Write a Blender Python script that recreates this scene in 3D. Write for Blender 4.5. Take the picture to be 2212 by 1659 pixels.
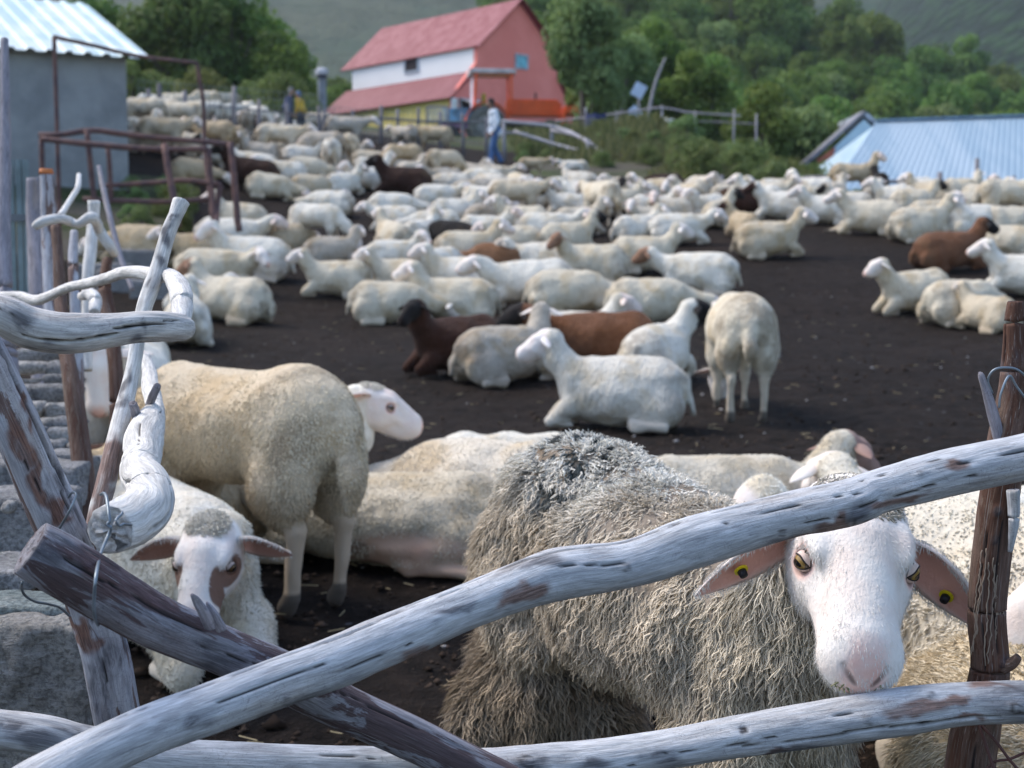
import bpy, math, random
import numpy as np
from mathutils import Vector, Matrix

for o in list(bpy.data.objects): bpy.data.objects.remove(o, do_unlink=True)
SC = bpy.context.scene
C = SC.collection
random.seed(7); RNG = np.random.default_rng(7)

# ---------------------------------------------------------------- camera, light, exposure
FPX = 3072.0                      # focal length in pixels of a 2212 px wide view
CAMZ = 1.0                        # the camera stands one metre above the trodden ground at the rails
PITCH = math.radians(4.55)
cam = bpy.data.objects.new('camera', bpy.data.cameras.new('camera'))
C.objects.link(cam); SC.camera = cam
cam.location = (0, 0, CAMZ); cam.rotation_euler = (math.radians(90) - PITCH, 0, 0)
cam.data.lens = 50; cam.data.sensor_width = 36; cam.data.clip_start = .05; cam.data.clip_end = 8000
cam.data.dof.use_dof = True; cam.data.dof.focus_distance = 1.90; cam.data.dof.aperture_fstop = 7.0
cam.data.dof.aperture_blades = 7
SC.render.resolution_x = 1024; SC.render.resolution_y = 768

SUN_EL, SUN_AZ = 52, -66          # azimuth measured from +Y towards +X
wd = bpy.data.worlds.new('World'); SC.world = wd; wd.use_nodes = True
wn = wd.node_tree; bg = wn.nodes['Background']
sky = wn.nodes.new('ShaderNodeTexSky'); sky.sky_type = 'NISHITA'; sky.sun_disc = False
sky.sun_elevation = math.radians(SUN_EL); sky.sun_rotation = math.radians(SUN_AZ)
sky.air_density = 1.0; sky.dust_density = 1.5; sky.ozone_density = 1.0
wn.links.new(sky.outputs[0], bg.inputs[0]); bg.inputs[1].default_value = 0.125
sun = bpy.data.objects.new('sun', bpy.data.lights.new('sun', 'SUN')); C.objects.link(sun)
sun.data.energy = 1.5; sun.data.angle = math.radians(30); sun.data.color = (1, .91, .79)
_d = Vector((math.sin(math.radians(SUN_AZ)) * math.cos(math.radians(SUN_EL)),
             math.cos(math.radians(SUN_AZ)) * math.cos(math.radians(SUN_EL)), math.sin(math.radians(SUN_EL))))
sun.rotation_euler = (-_d).to_track_quat('-Z', 'Y').to_euler()
SC.view_settings.view_transform = 'Standard'; SC.view_settings.look = 'None'
SC.view_settings.exposure = 1.34; SC.view_settings.gamma = 1

# ---------------------------------------------------------------- where things stand
cp, sp_ = math.cos(PITCH), math.sin(PITCH)
def ray(px, py):
    a = (px - 1106) / FPX; b = (829.5 - py) / FPX
    return (a, cp + b * sp_, -sp_ + b * cp)
def W(px, py, Y):
    r = ray(px, py); t = Y / r[1]
    return Vector((r[0] * t, Y, CAMZ + r[2] * t))
def project(p):
    x, y, z = p[0], p[1], p[2] - CAMZ
    f = y * cp - z * sp_; u = y * sp_ + z * cp
    return 1106 + FPX * x / f, 829.5 - FPX * u / f
TD = np.array([0, 2, 4.1, 8.7, 14.5, 18.5, 24, 28, 34, 42, 47, 55, 70, 90, 130, 200, 300], float)
TP = np.array([-1200, -400, 0, 300, 700, 1100, 1400, 1700, 2000, 2212, 2600, 3600], float)
TZ = np.array([
 [-1.0, -1.0, -1.0, -0.75, -0.2, 0.6, 2.0, 3.0, 4.6, 6.0, 6.4, 7.0, 8.2, 9, 14, 20, 20],
 [-1.0, -1.0, -1.0, -0.75, -0.2, 0.6, 2.0, 3.0, 4.6, 6.0, 6.4, 7.0, 8.2, 9, 14, 20, 20],
 [-1.0, -1.0, -1.0, -0.85, -0.3, 0.5, 1.9, 3.0, 4.4, 5.6, 6.0, 6.8, 8.0, 9, 14, 20, 20],
 [-1.0, -1.0, -1.0, -0.9, -0.42, 0.28, 1.6, 2.6, 3.7, 5.0, 5.5, 6.4, 7.6, 8, 12, 20, 20],
 [-1.0, -1.0, -1.0, -0.9, -0.5, 0.2, 1.15, 2.0, 2.8, 4.1, 4.6, 5.6, 6.3, 7.5, 12, 22, 22],
 [-1.0, -1.0, -1.0, -0.9, -0.53, 0.16, 1.07, 1.7, 2.3, 3.2, 4.3, 4.95, 5.6, 7, 13, 34, 30],
 [-1.0, -1.0, -1.0, -0.9, -0.53, 0.16, 1.07, 1.6, 2.1, 4.2, 4.75, 4.9, 5.2, 6, 13, 34, 30],
 [-1.0, -1.0, -1.0, -0.9, -0.5, 0.2, 1.1, 1.55, 1.8, 2.3, 1.8, 1.2, 0.5, 2, 10, 31, 24],
 [-1.0, -1.0, -1.0, -0.88, -0.45, 0.25, 1.15, 1.45, 0.6, -0.5, -0.6, -0.8, -1, 0, 7, 22, 20],
 [-1.0, -1.0, -1.0, -0.88, -0.45, 0.25, 1.2, 1.35, 0.0, -0.8, -0.9, -1, -1, -1, 5, 16.5, 16],
 [-1.0, -1.0, -1.0, -0.88, -0.45, 0.25, 1.1, 1.0, -0.4, -0.8, -0.9, -1, -1, -1, 4, 14, 14],
 [-1.0, -1.0, -1.0, -0.88, -0.45, 0.25, 1.1, 1.0, -0.4, -0.8, -0.9, -1, -1, -1, 4, 14, 14]])
def ground_z(X, Y):
    X = np.asarray(X, float); Y = np.asarray(Y, float)
    P = 1106 + FPX * X / np.maximum(Y, 5.0)
    i = np.clip(np.searchsorted(TP, P) - 1, 0, len(TP) - 2); u = np.clip((P - TP[i]) / (TP[i + 1] - TP[i]), 0, 1)
    j = np.clip(np.searchsorted(TD, Y) - 1, 0, len(TD) - 2); v = np.clip((Y - TD[j]) / (TD[j + 1] - TD[j]), 0, 1)
    u = u * u * (3 - 2 * u) * .5 + u * .5
    z = (TZ[i, j] * (1 - u) + TZ[i + 1, j] * u) * (1 - v) + (TZ[i, j + 1] * (1 - u) + TZ[i + 1, j + 1] * u) * v
    return z + CAMZ
def gz(x, y): return float(ground_z(x, y))
def G(px, py):
    Y = np.arange(1.4, 100, .05); r = ray(px, py); t = Y / r[1]
    d = CAMZ + r[2] * t - ground_z(r[0] * t, Y)
    k = np.nonzero(d < 0)[0]
    if len(k) == 0: k = [np.argmin(d)]
    y = float(Y[k[0]]); p = W(px, py, y); p.z = gz(p.x, p.y)
    return p

# ---------------------------------------------------------------- object helpers
def tag(o, label=None, cat=None, group=None, kind=None):
    if label: o['label'] = label
    if cat: o['category'] = cat
    if group: o['group'] = group
    if kind: o['kind'] = kind
    return o
def empty(name, loc=(0, 0, 0), rz=0, label=None, cat=None, group=None):
    o = bpy.data.objects.new(name, None); C.objects.link(o); o.location = loc; o.rotation_euler = (0, 0, rz)
    o.empty_display_size = .1
    return tag(o, label, cat, group)
def mesh_obj(name, V, F, mat, parent=None, attrs=None, smooth=True, mats=None, fmat=None):
    """V (n,3) array; F (m,k) array or list of arrays; attrs {name: (n,) or (n,3)}"""
    me = bpy.data.meshes.new(name)
    V = np.asarray(V, np.float32)
    FF = [np.asarray(f, np.int32) for f in (F if isinstance(F, list) else [F]) if len(f)]
    me.vertices.add(len(V)); me.vertices.foreach_set('co', V.ravel())
    nl = sum(f.size for f in FF); me.loops.add(nl)
    me.loops.foreach_set('vertex_index', np.concatenate([f.ravel() for f in FF]))
    tot = np.concatenate([np.full(len(f), f.shape[1], np.int32) for f in FF])
    me.polygons.add(len(tot))
    st = np.zeros(len(tot), np.int32); st[1:] = np.cumsum(tot)[:-1]
    me.polygons.foreach_set('loop_start', st)
    me.polygons.foreach_set('use_smooth', np.full(len(tot), smooth))
    if fmat is not None: me.polygons.foreach_set('material_index', np.asarray(fmat, np.int32))
    me.update(calc_edges=True)
    for k, a in (attrs or {}).items():
        a = np.asarray(a, np.float32)
        if a.ndim == 1:
            t = me.attributes.new(k, 'FLOAT', 'POINT'); t.data.foreach_set('value', a)
        else:
            t = me.attributes.new(k, 'FLOAT_VECTOR', 'POINT'); t.data.foreach_set('vector', a.ravel())
    for m in (mats or [mat]): me.materials.append(m)
    o = bpy.data.objects.new(name, me); C.objects.link(o)
    if parent is not None: o.parent = parent
    return o
class MB:
    """collects boxes, tubes and prisms into one mesh"""
    def __init__(s): s.V = []; s.Q = []; s.T = []; s.n = 0
    def add(s, V, Q=(), T=()):
        V = np.asarray(V, float).reshape(-1, 3); s.V.append(V)
        if len(Q): s.Q.append(np.asarray(Q) + s.n)
        if len(T): s.T.append(np.asarray(T) + s.n)
        s.n += len(V)
    def box(s, c, d, R=None, taper=1.0):
        c = np.array(c, float); d = np.array(d, float) / 2
        V = np.array([[x, y, z] for z in (-1, 1) for y in (-1, 1) for x in (-1, 1)], float)
        V[4:, :2] *= taper
        V = V * d
        if R is not None: V = V @ np.array(R).T
        s.add(V + c, [[0, 2, 3, 1], [4, 5, 7, 6], [0, 1, 5, 4], [2, 6, 7, 3], [0, 4, 6, 2], [1, 3, 7, 5]])
    def quadprism(s, P, off):
        """polygon P extruded by vector off"""
        P = [np.array(p, float) for p in P]; off = np.array(off, float); n = len(P); b = s.n
        V = P + [p + off for p in P]
        c0 = sum(P) / n; V += [c0, c0 + off]
        Q = [[i, (i + 1) % n, n + (i + 1) % n, n + i] for i in range(n)]
        T = [[2 * n, (i + 1) % n, i] for i in range(n)] + [[2 * n + 1, n + i, n + (i + 1) % n] for i in range(n)]
        s.add(V, Q, T)
    def tube(s, pts, r, n=8, jit=0, seed=0):
        P = np.array([list(p) for p in pts], float); m = len(P)
        r = np.broadcast_to(np.array(r, float), (m,)).copy()
        rg = np.random.default_rng(seed)
        t = np.gradient(P, axis=0); t /= np.linalg.norm(t, axis=1)[:, None] + 1e-9
        a = np.array([0, 0, 1.]) if abs(t[0, 2]) < .9 else np.array([1., 0, 0])
        u = np.cross(t, a); u /= np.linalg.norm(u, axis=1)[:, None] + 1e-9; v = np.cross(t, u)
        th = np.arange(n) / n * 2 * np.pi
        rr = r[:, None] * (1 + jit * rg.standard_normal((m, n)))
        V = P[:, None] + rr[..., None] * (np.cos(th)[None, :, None] * u[:, None] + np.sin(th)[None, :, None] * v[:, None])
        i = np.arange(m - 1)[:, None] * n; j = np.arange(n)[None]; k = (j + 1) % n
        Q = np.stack([i + j, i + n + j, i + n + k, i + k], -1).reshape(-1, 4)
        V = np.concatenate([V.reshape(-1, 3), P[:1], P[-1:]])
        j = np.arange(n); k = (j + 1) % n
        T = np.concatenate([np.stack([np.full(n, m * n), j, k], 1), np.stack([np.full(n, m * n + 1), (m - 1) * n + k, (m - 1) * n + j], 1)])
        s.add(V, Q, T)
    def cyl(s, a, b, r, n=20): s.tube([a, b], r, n)
    def build(s, name, mat, parent=None, smooth=False, attrs=None):
        F = ([np.concatenate(s.Q)] if s.Q else []) + ([np.concatenate(s.T)] if s.T else [])
        return mesh_obj(name, np.concatenate(s.V), F, mat, parent, smooth=smooth, attrs=attrs)
def rotm(x=0, y=0, z=0):
    cx, sx, cy, sy, cz, sz = math.cos(x), math.sin(x), math.cos(y), math.sin(y), math.cos(z), math.sin(z)
    return np.array([[cz, -sz, 0], [sz, cz, 0], [0, 0, 1]]) @ np.array([[cy, 0, sy], [0, 1, 0], [-sy, 0, cy]]) @ np.array([[1, 0, 0], [0, cx, -sx], [0, sx, cx]])

def _hash(i, j, k, s):
    h = (i * 73856093) ^ (j * 19349663) ^ (k * 83492791) ^ (s * 2654435761 & 0x7fffffff)
    h = (h ^ (h >> 13)) * 1274126177 & 0x7fffffff
    h = h ^ (h >> 16)
    return (h & 0xffff) / 65535.0
def vnoise(P, seed=0):
    P = np.asarray(P, float); I = np.floor(P).astype(np.int64); f = P - I; f = f * f * (3 - 2 * f)
    r = 0
    for a in (0, 1):
        for b in (0, 1):
            for c in (0, 1):
                w = (f[..., 0] if a else 1 - f[..., 0]) * (f[..., 1] if b else 1 - f[..., 1]) * (f[..., 2] if c else 1 - f[..., 2])
                r = r + w * _hash(I[..., 0] + a, I[..., 1] + b, I[..., 2] + c, seed)
    return r * 2 - 1
def fbm(P, oct=4, seed=0):
    P = np.asarray(P, float); r = 0; a = 1; t = 0
    for o in range(oct): r = r + a * vnoise(P * 2 ** o + 17.3 * o, seed + o); t += a; a *= .5
    return r / t

# ---------------------------------------------------------------- materials
class Mat:
    def __init__(s, name, rough=.8, spec=.3):
        s.m = bpy.data.materials.new(name); s.m.use_nodes = True; s.t = s.m.node_tree
        s.b = s.t.nodes['Principled BSDF']; s.b.inputs['Roughness'].default_value = rough
        s.b.inputs['Specular IOR Level'].default_value = spec
    def n(s, ty, **kw):
        x = s.t.nodes.new('ShaderNode' + ty)
        for k, v in kw.items(): setattr(x, k, v)
        return x
    def l(s, a, b): s.t.links.new(a, b)
    def put(s, inp, v):
        if hasattr(v, 'links') or isinstance(v, bpy.types.NodeSocket): s.l(v, inp)
        elif isinstance(v, (tuple, list)): inp.default_value = tuple(v) + ((1,) if len(v) == 3 and len(inp.default_value) == 4 else ())
        else: inp.default_value = v
    def attr(s, name, out='Fac', ty='GEOMETRY'):
        a = s.n('Attribute'); a.attribute_name = name; a.attribute_type = ty; return a.outputs[out]
    def obj(s): return s.n('TexCoord').outputs['Object']
    def geo(s): return s.n('NewGeometry').outputs['Position']
    def scale(s, v, sc):
        x = s.n('VectorMath', operation='MULTIPLY'); s.l(v, x.inputs[0]); x.inputs[1].default_value = sc if isinstance(sc, tuple) else (sc,) * 3
        return x.outputs[0]
    def noise(s, v, scale=5, det=4, rough=.55, dist=0):
        x = s.n('TexNoise'); x.inputs['Scale'].default_value = scale; x.inputs['Detail'].default_value = det
        x.inputs['Roughness'].default_value = rough; x.inputs['Distortion'].default_value = dist
        if v is not None: s.l(v, x.inputs['Vector'])
        return x.outputs['Fac']
    def ramp(s, f, a, b, va=0., vb=1.):
        x = s.n('MapRange'); x.interpolation_type = 'SMOOTHSTEP'; s.l(f, x.inputs[0])
        for i, q in enumerate((a, b, va, vb)): s.put(x.inputs[i + 1], q)
        return x.outputs[0]
    def mix(s, f, a, b, mode='MIX'):
        x = s.n('Mix', data_type='RGBA', blend_type=mode)
        s.put(x.inputs[0], f); s.put(x.inputs[6], a); s.put(x.inputs[7], b)
        return x.outputs[2]
    def math(s, op, a, b=0.):
        x = s.n('Math', operation=op); s.put(x.inputs[0], a); s.put(x.inputs[1], b); return x.outputs[0]
    def bump(s, h, st=.5, dist=.01):
        x = s.n('Bump'); x.inputs['Strength'].default_value = st; x.inputs['Distance'].default_value = dist
        s.l(h, x.inputs['Height']); s.l(x.outputs[0], s.b.inputs['Normal'])
    def col(s, c): s.put(s.b.inputs['Base Color'], c); return s
def flat(name, c, rough=.7, spec=.3, var=.25, sc=3., bump=0., metal=0.):
    m = Mat(name, rough, spec); o = m.obj()
    f = m.noise(o, sc, 5, .6)
    m.col(m.mix(m.ramp(f, .3, .7), tuple(x * (1 - var) for x in c), tuple(min(1, x * (1 + var)) for x in c)))
    m.b.inputs['Metallic'].default_value = metal
    if bump: m.bump(m.noise(o, sc * 6, 5), bump, .02)
    return m.m
# ---------------------------------------------------------------- implicit surfaces -> continuous meshes
def d_cone(P, a, b, ra, rb):
    a = np.array(a, float); b = np.array(b, float); ba = b - a
    h = np.clip(((P - a) @ ba) / (ba @ ba + 1e-12), 0, 1)
    return np.linalg.norm(P - a - h[..., None] * ba, axis=-1) - (ra + (rb - ra) * h)
def d_ell(P, c, r, R=None):
    q = P - np.array(c, float)
    if R is not None: q = q @ R
    r = np.array(r, float)
    k0 = np.linalg.norm(q / r, axis=-1); k1 = np.linalg.norm(q / (r * r), axis=-1) + 1e-9
    return k0 * (k0 - 1) / k1
def d_prim(P, p):
    return d_cone(P, *p[1:5]) if p[0] == 'c' else d_ell(P, *p[1:4])
def cone(a, b, ra, rb, tag='w', k=.04): return ('c', np.array(a, float), np.array(b, float), ra, rb, tag, k)
def ell(c, r, tag='w', k=.04, R=None): return ('e', np.array(c, float), np.array(r, float), R, None, tag, k)
def smin(a, b, k):
    h = np.clip(.5 + .5 * (b - a) / k, 0, 1); return b + (a - b) * h - k * h * (1 - h)
def field(P, prims, sub=()):
    d = None
    for p in prims:
        e = d_prim(P, p); d = e if d is None else smin(d, e, p[6])
    for p in sub:
        e = -d_prim(P, p); d = -smin(-d, -e, p[6])
    return d
def move(p, R, t):
    """prim into a frame: R columns are the frame axes"""
    if p[0] == 'c': return ('c', R @ p[1] + t, R @ p[2] + t, p[3], p[4], p[5], p[6])
    return ('e', R @ p[1] + t, p[2], (R if p[3] is None else R @ p[3]), None, p[5], p[6])
def bounds(prims):
    lo = np.full(3, 9e9); hi = -lo
    for p in prims:
        if p[0] == 'c':
            r = max(p[3], p[4])
            for q in (p[1], p[2]): lo = np.minimum(lo, q - r); hi = np.maximum(hi, q + r)
        else:
            r = p[2].max(); lo = np.minimum(lo, p[1] - r); hi = np.maximum(hi, p[1] + r)
    return lo, hi
def surfnets(F, org, h):
    I = F < 0; N = np.array(F.shape)
    c = sum(I[a:N[0] - 1 + a, b:N[1] - 1 + b, g:N[2] - 1 + g].astype(np.int8) for a in (0, 1) for b in (0, 1) for g in (0, 1))
    act = (c > 0) & (c < 8); idx = np.full(act.shape, -1, np.int64); A = np.argwhere(act); idx[act] = np.arange(len(A))
    pos = np.zeros((len(A), 3)); cnt = np.zeros(len(A))
    cor = [(a, b, g) for a in (0, 1) for b in (0, 1) for g in (0, 1)]
    for p in cor:
        for ax in range(3):
            if p[ax]: continue
            q = list(p); q[ax] = 1
            fp = F[A[:, 0] + p[0], A[:, 1] + p[1], A[:, 2] + p[2]]; fq = F[A[:, 0] + q[0], A[:, 1] + q[1], A[:, 2] + q[2]]
            s = (fp < 0) != (fq < 0); t = np.where(s, fp / np.where(s, fp - fq, 1), 0)
            e = np.array(p, float)[None] + t[:, None] * (np.array(q, float) - np.array(p, float))[None]
            pos += e * s[:, None]; cnt += s
    V = np.array(org) + h * (A + pos / cnt[:, None])
    Q = []
    for ax in range(3):
        b, g = (ax + 1) % 3, (ax + 2) % 3
        sl0 = [slice(1, n - 1) for n in N]; sl1 = list(sl0)
        sl0[ax] = slice(0, N[ax] - 1); sl1[ax] = slice(1, N[ax])
        a0 = I[tuple(sl0)]; a1 = I[tuple(sl1)]
        E = np.argwhere(a0 != a1); ins = a0[tuple(E.T)]
        E = E + 1; E[:, ax] -= 1
        def cell(db, dg):
            e = E.copy(); e[:, b] += db; e[:, g] += dg; return idx[tuple(e.T)]
        q = np.stack([cell(-1, -1), cell(0, -1), cell(0, 0), cell(-1, 0)], 1)
        q[~ins] = q[~ins][:, ::-1]; Q.append(q)
    return V, np.concatenate(Q)
def solidify(prims, h, sub=(), disp=None):
    lo, hi = bounds(prims); lo = lo - 2.5 * h; hi = hi + 2.5 * h
    n = np.ceil((hi - lo) / h).astype(int) + 1
    g = [lo[i] + h * np.arange(n[i]) for i in range(3)]
    P = np.stack(np.meshgrid(*g, indexing='ij'), -1)
    F = field(P, prims, sub)
    if disp is not None: F = F - disp(P)
    return surfnets(F, lo, h)
def vert_normals(V, Q):
    a = V[Q[:, 0]]; n = np.cross(V[Q[:, 1]] - a, V[Q[:, 2]] - a) + (np.cross(V[Q[:, 2]] - a, V[Q[:, 3]] - a) if Q.shape[1] == 4 else 0)
    N = np.zeros_like(V)
    for k in range(Q.shape[1]): np.add.at(N, Q[:, k], n)
    return N / (np.linalg.norm(N, axis=1)[:, None] + 1e-12)
def mind(P, prims, tags):
    d = np.full(len(P), 9.)
    for p in prims:
        if p[5] in tags: d = np.minimum(d, d_prim(P, p))
    return d
def sstep(x, a, b): t = np.clip((x - a) / (b - a), 0, 1); return t * t * (3 - 2 * t)

# ---------------------------------------------------------------- sheep
def head_prims(fine=False):
    k = .022
    L = [ell((-.012, 0, .0), (.085, .068, .064), 's', k), ell((-.045, 0, .006), (.055, .060, .055), 's', .03),
         cone((.03, 0, .016), (.150, 0, -.018), .050, .038, 's', k), ell((.158, 0, -.036), (.042, .047, .040), 's', k),
         cone((-.03, 0, -.045), (.13, 0, -.056), .048, .034, 's', k)]
    for s in (-1, 1):
        L += [ell((.005, s * .042, -.028), (.066, .028, .046), 's', k), ell((.03, s * .048, .033), (.034, .014, .015), 's', .02),
              cone((.03, s * .045, -.005), (.12, s * .026, -.03), .022, .018, 's', .02)]
    S = []
    if fine:
        for s in (-1, 1):
            S += [ell((.050, s * .066, .010), (.020, .012, .014), 's', .008),
                  cone((.212, s * .009, -.040), (.200, s * .025, -.020), .0045, .0065, 's', .004)]
        S += [cone((.208, 0, -.075), (.208, 0, -.045), .002, .002, 's', .004), cone((.20, -.03, -.068), (.20, .03, -.068), .003, .003, 's', .006),
              cone((.19, .03, -.068), (.12, .05, -.066), .003, .002, 's', .006), cone((.19, -.03, -.068), (.12, -.05, -.066), .003, .002, 's', .006)]
    def sh(p):
        f = lambda q: np.array([q[0] * (.90 if q[0] > 0 else 1), q[1], q[2]])
        return ('c', f(p[1]), f(p[2])) + p[3:] if p[0] == 'c' else ('e', f(p[1])) + p[2:]
    L = [sh(p) for p in L]; S = [sh(p) for p in S]
    return L, S
def ear_mesh(base, tip, face, width=.062, cup=.35, th=.005, nu=14, nv=9, notch=0., droop=.0):
    """leaf-shaped cupped ear; `face` points out of its hollow side. returns V, Q, inner"""
    b = np.array(base, float); t = np.array(tip, float); ax = t - b; L = np.linalg.norm(ax); ax /= L
    f = np.array(face, float); f -= ax * (f @ ax); f /= np.linalg.norm(f); w = np.cross(ax, f)
    u = np.linspace(0, 1, nu)[:, None]; s = np.linspace(-1, 1, nv)[None]
    wd = width / 2 * (np.sin(np.pi * np.clip(u, 0, 1) ** .75) ** .8 * .85 + .32 * (1 - u) + .03)
    ext = L * (u - notch * np.exp(-(s / .35) ** 2) * (u > .9))
    cupv = cup * wd * (1 - np.abs(s) ** 1.6) * (1.2 - .7 * u)
    P = b + ext[..., None] * ax + (wd * s)[..., None] * w - cupv[..., None] * f - (droop * L * u ** 2)[..., None] * np.array([0, 0, 1.])
    th_ = (th * (1 - .6 * u) + 0 * s)[..., None]
    A = P.reshape(-1, 3); B = (P - th_ * f).reshape(-1, 3)
    i = np.arange(nu - 1)[:, None] * nv; j = np.arange(nv - 1)[None]
    q = np.stack([i + j, i + nv + j, i + nv + j + 1, i + j + 1], -1).reshape(-1, 4); n = nu * nv
    Q = [q, q[:, ::-1] + n]
    rim = [a * nv for a in range(nu)] + [(nu - 1) * nv + a for a in range(1, nv)] + [a * nv + nv - 1 for a in range(nu - 2, -1, -1)]
    r0 = np.array(rim[:-1]); r1 = np.array(rim[1:]); Q.append(np.stack([r0, r0 + n, r1 + n, r1], 1))
    inner = np.concatenate([np.repeat(1., n), np.zeros(n)])
    inner[:n] *= np.clip(1.25 - np.abs(np.broadcast_to(s, (nu, nv))).ravel() ** 4, 0, 1)
    return np.concatenate([A, B]), np.concatenate(Q), inner
def frame(yaw, pitch, roll=0):
    """head frame: x = nose direction; pitch > 0 looks down"""
    return rotm(z=yaw) @ rotm(y=pitch) @ rotm(x=roll)

def body_prims(pose, rg, fat=1., leg_mode=0):
    j = lambda s=.04: 1 + s * rg.standard_normal()
    L = []
    if pose == 'lie':
        L += [ell((.20, 0, .240), (.21, .165 * j(), .20), 'w', .06), ell((-.02, 0, .22), (.33, .225 * fat * j(), .215), 'w', .06),
              ell((-.24, 0, .24), (.21, .19 * j(), .20), 'w', .05), cone((.18, 0, .345), (-.24, 0, .36 * j(.02)), .09, .09, 'w', .05)]
        for s in (-1, 1):
            L += [ell((-.24, s * .155, .15), (.19, .085, .14), 'w', .03), cone((-.10, s * .20, .05), (-.30, s * .24, .035), .045, .03, 's', .02),
                  cone((-.28, s * .215, .03), (-.10, s * .225, .02), .026, .018, 's', .02),
                  cone((.33, s * .105, .14), (.46, s * .095, .055), .07, .04, 'w', .03), cone((.46, s * .095, .04), (.31, s * .12, .03), .032, .022, 's', .02)]
        if leg_mode == 1: L += [cone((.42, -.10, .07), (.60, -.13, .03), .04, .025, 's', .02), cone((.60, -.13, .03), (.68, -.13, .02), .022, .026, 'h', .01)]
        if leg_mode == 2: L += [cone((-.12, -.22, .06), (.10, -.33, .03), .045, .028, 's', .02), cone((.10, -.33, .03), (.2, -.34, .02), .024, .026, 'h', .01)]
        L += [cone((-.42, .0, .30), (-.48, .02 * j(), .10), .035, .022, 'w', .03)]
    else:
        L += [ell((.24, 0, .52), (.20, .145 * j(), .185), 'w', .06), ell((-.03, 0, .515), (.35, .19 * fat * j(), .165 * fat), 'w', .06),
              ell((-.30, 0, .54), (.20, .17, .175), 'w', .05), cone((.24, 0, .60), (-.30, 0, .615), .085, .085, 'w', .05)]
        for s in (-1, 1):
            st = .03 * rg.standard_normal()
            L += [ell((-.33, s * .10, .42), (.13, .075, .17), 'w', .04), cone((-.33, s * .105, .40), (-.27, s * .10, .345), .078, .052, 's', .03),
                  cone((-.27, s * .10, .35), (-.41 + st, s * .095, .255), .050, .028, 's', .02), cone((-.41 + st, s * .095, .255), (-.385 + st, s * .095, .06), .025, .021, 's', .015),
                  cone((-.385 + st, s * .095, .05), (-.365 + st, s * .095, .02), .024, .029, 'h', .01),
                  ell((.27, s * .09, .40), (.10, .06, .15), 'w', .04), cone((.27, s * .09, .34), (.275 - st, s * .085, .22), .05, .032, 's', .02),
                  cone((.275 - st, s * .085, .22), (.27 - st, s * .085, .06), .027, .021, 's', .015), cone((.27 - st, s * .085, .05), (.29 - st, s * .085, .02), .024, .029, 'h', .01)]
        L += [cone((-.47, .0, .56), (-.53, .01 * j(), .40), .035, .034, 'w', .03), cone((-.53, .01, .42), (-.515, .01, .31), .030, .014, 'w', .03)]
    return L
NECK = {  # base of neck, end of neck (in the plane of the head's yaw), head pitch
    ('lie', 'up'): ((.31, 0, .31), .17, .545, .38), ('lie', 'level'): ((.33, 0, .28), .26, .44, .35), ('lie', 'low'): ((.34, 0, .25), .33, .21, .62),
    ('stand', 'up'): ((.33, 0, .58), .20, .88, .35), ('stand', 'level'): ((.34, 0, .56), .30, .68, .45), ('stand', 'graze'): ((.34, 0, .50), .33, .22, 1.05)}
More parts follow.
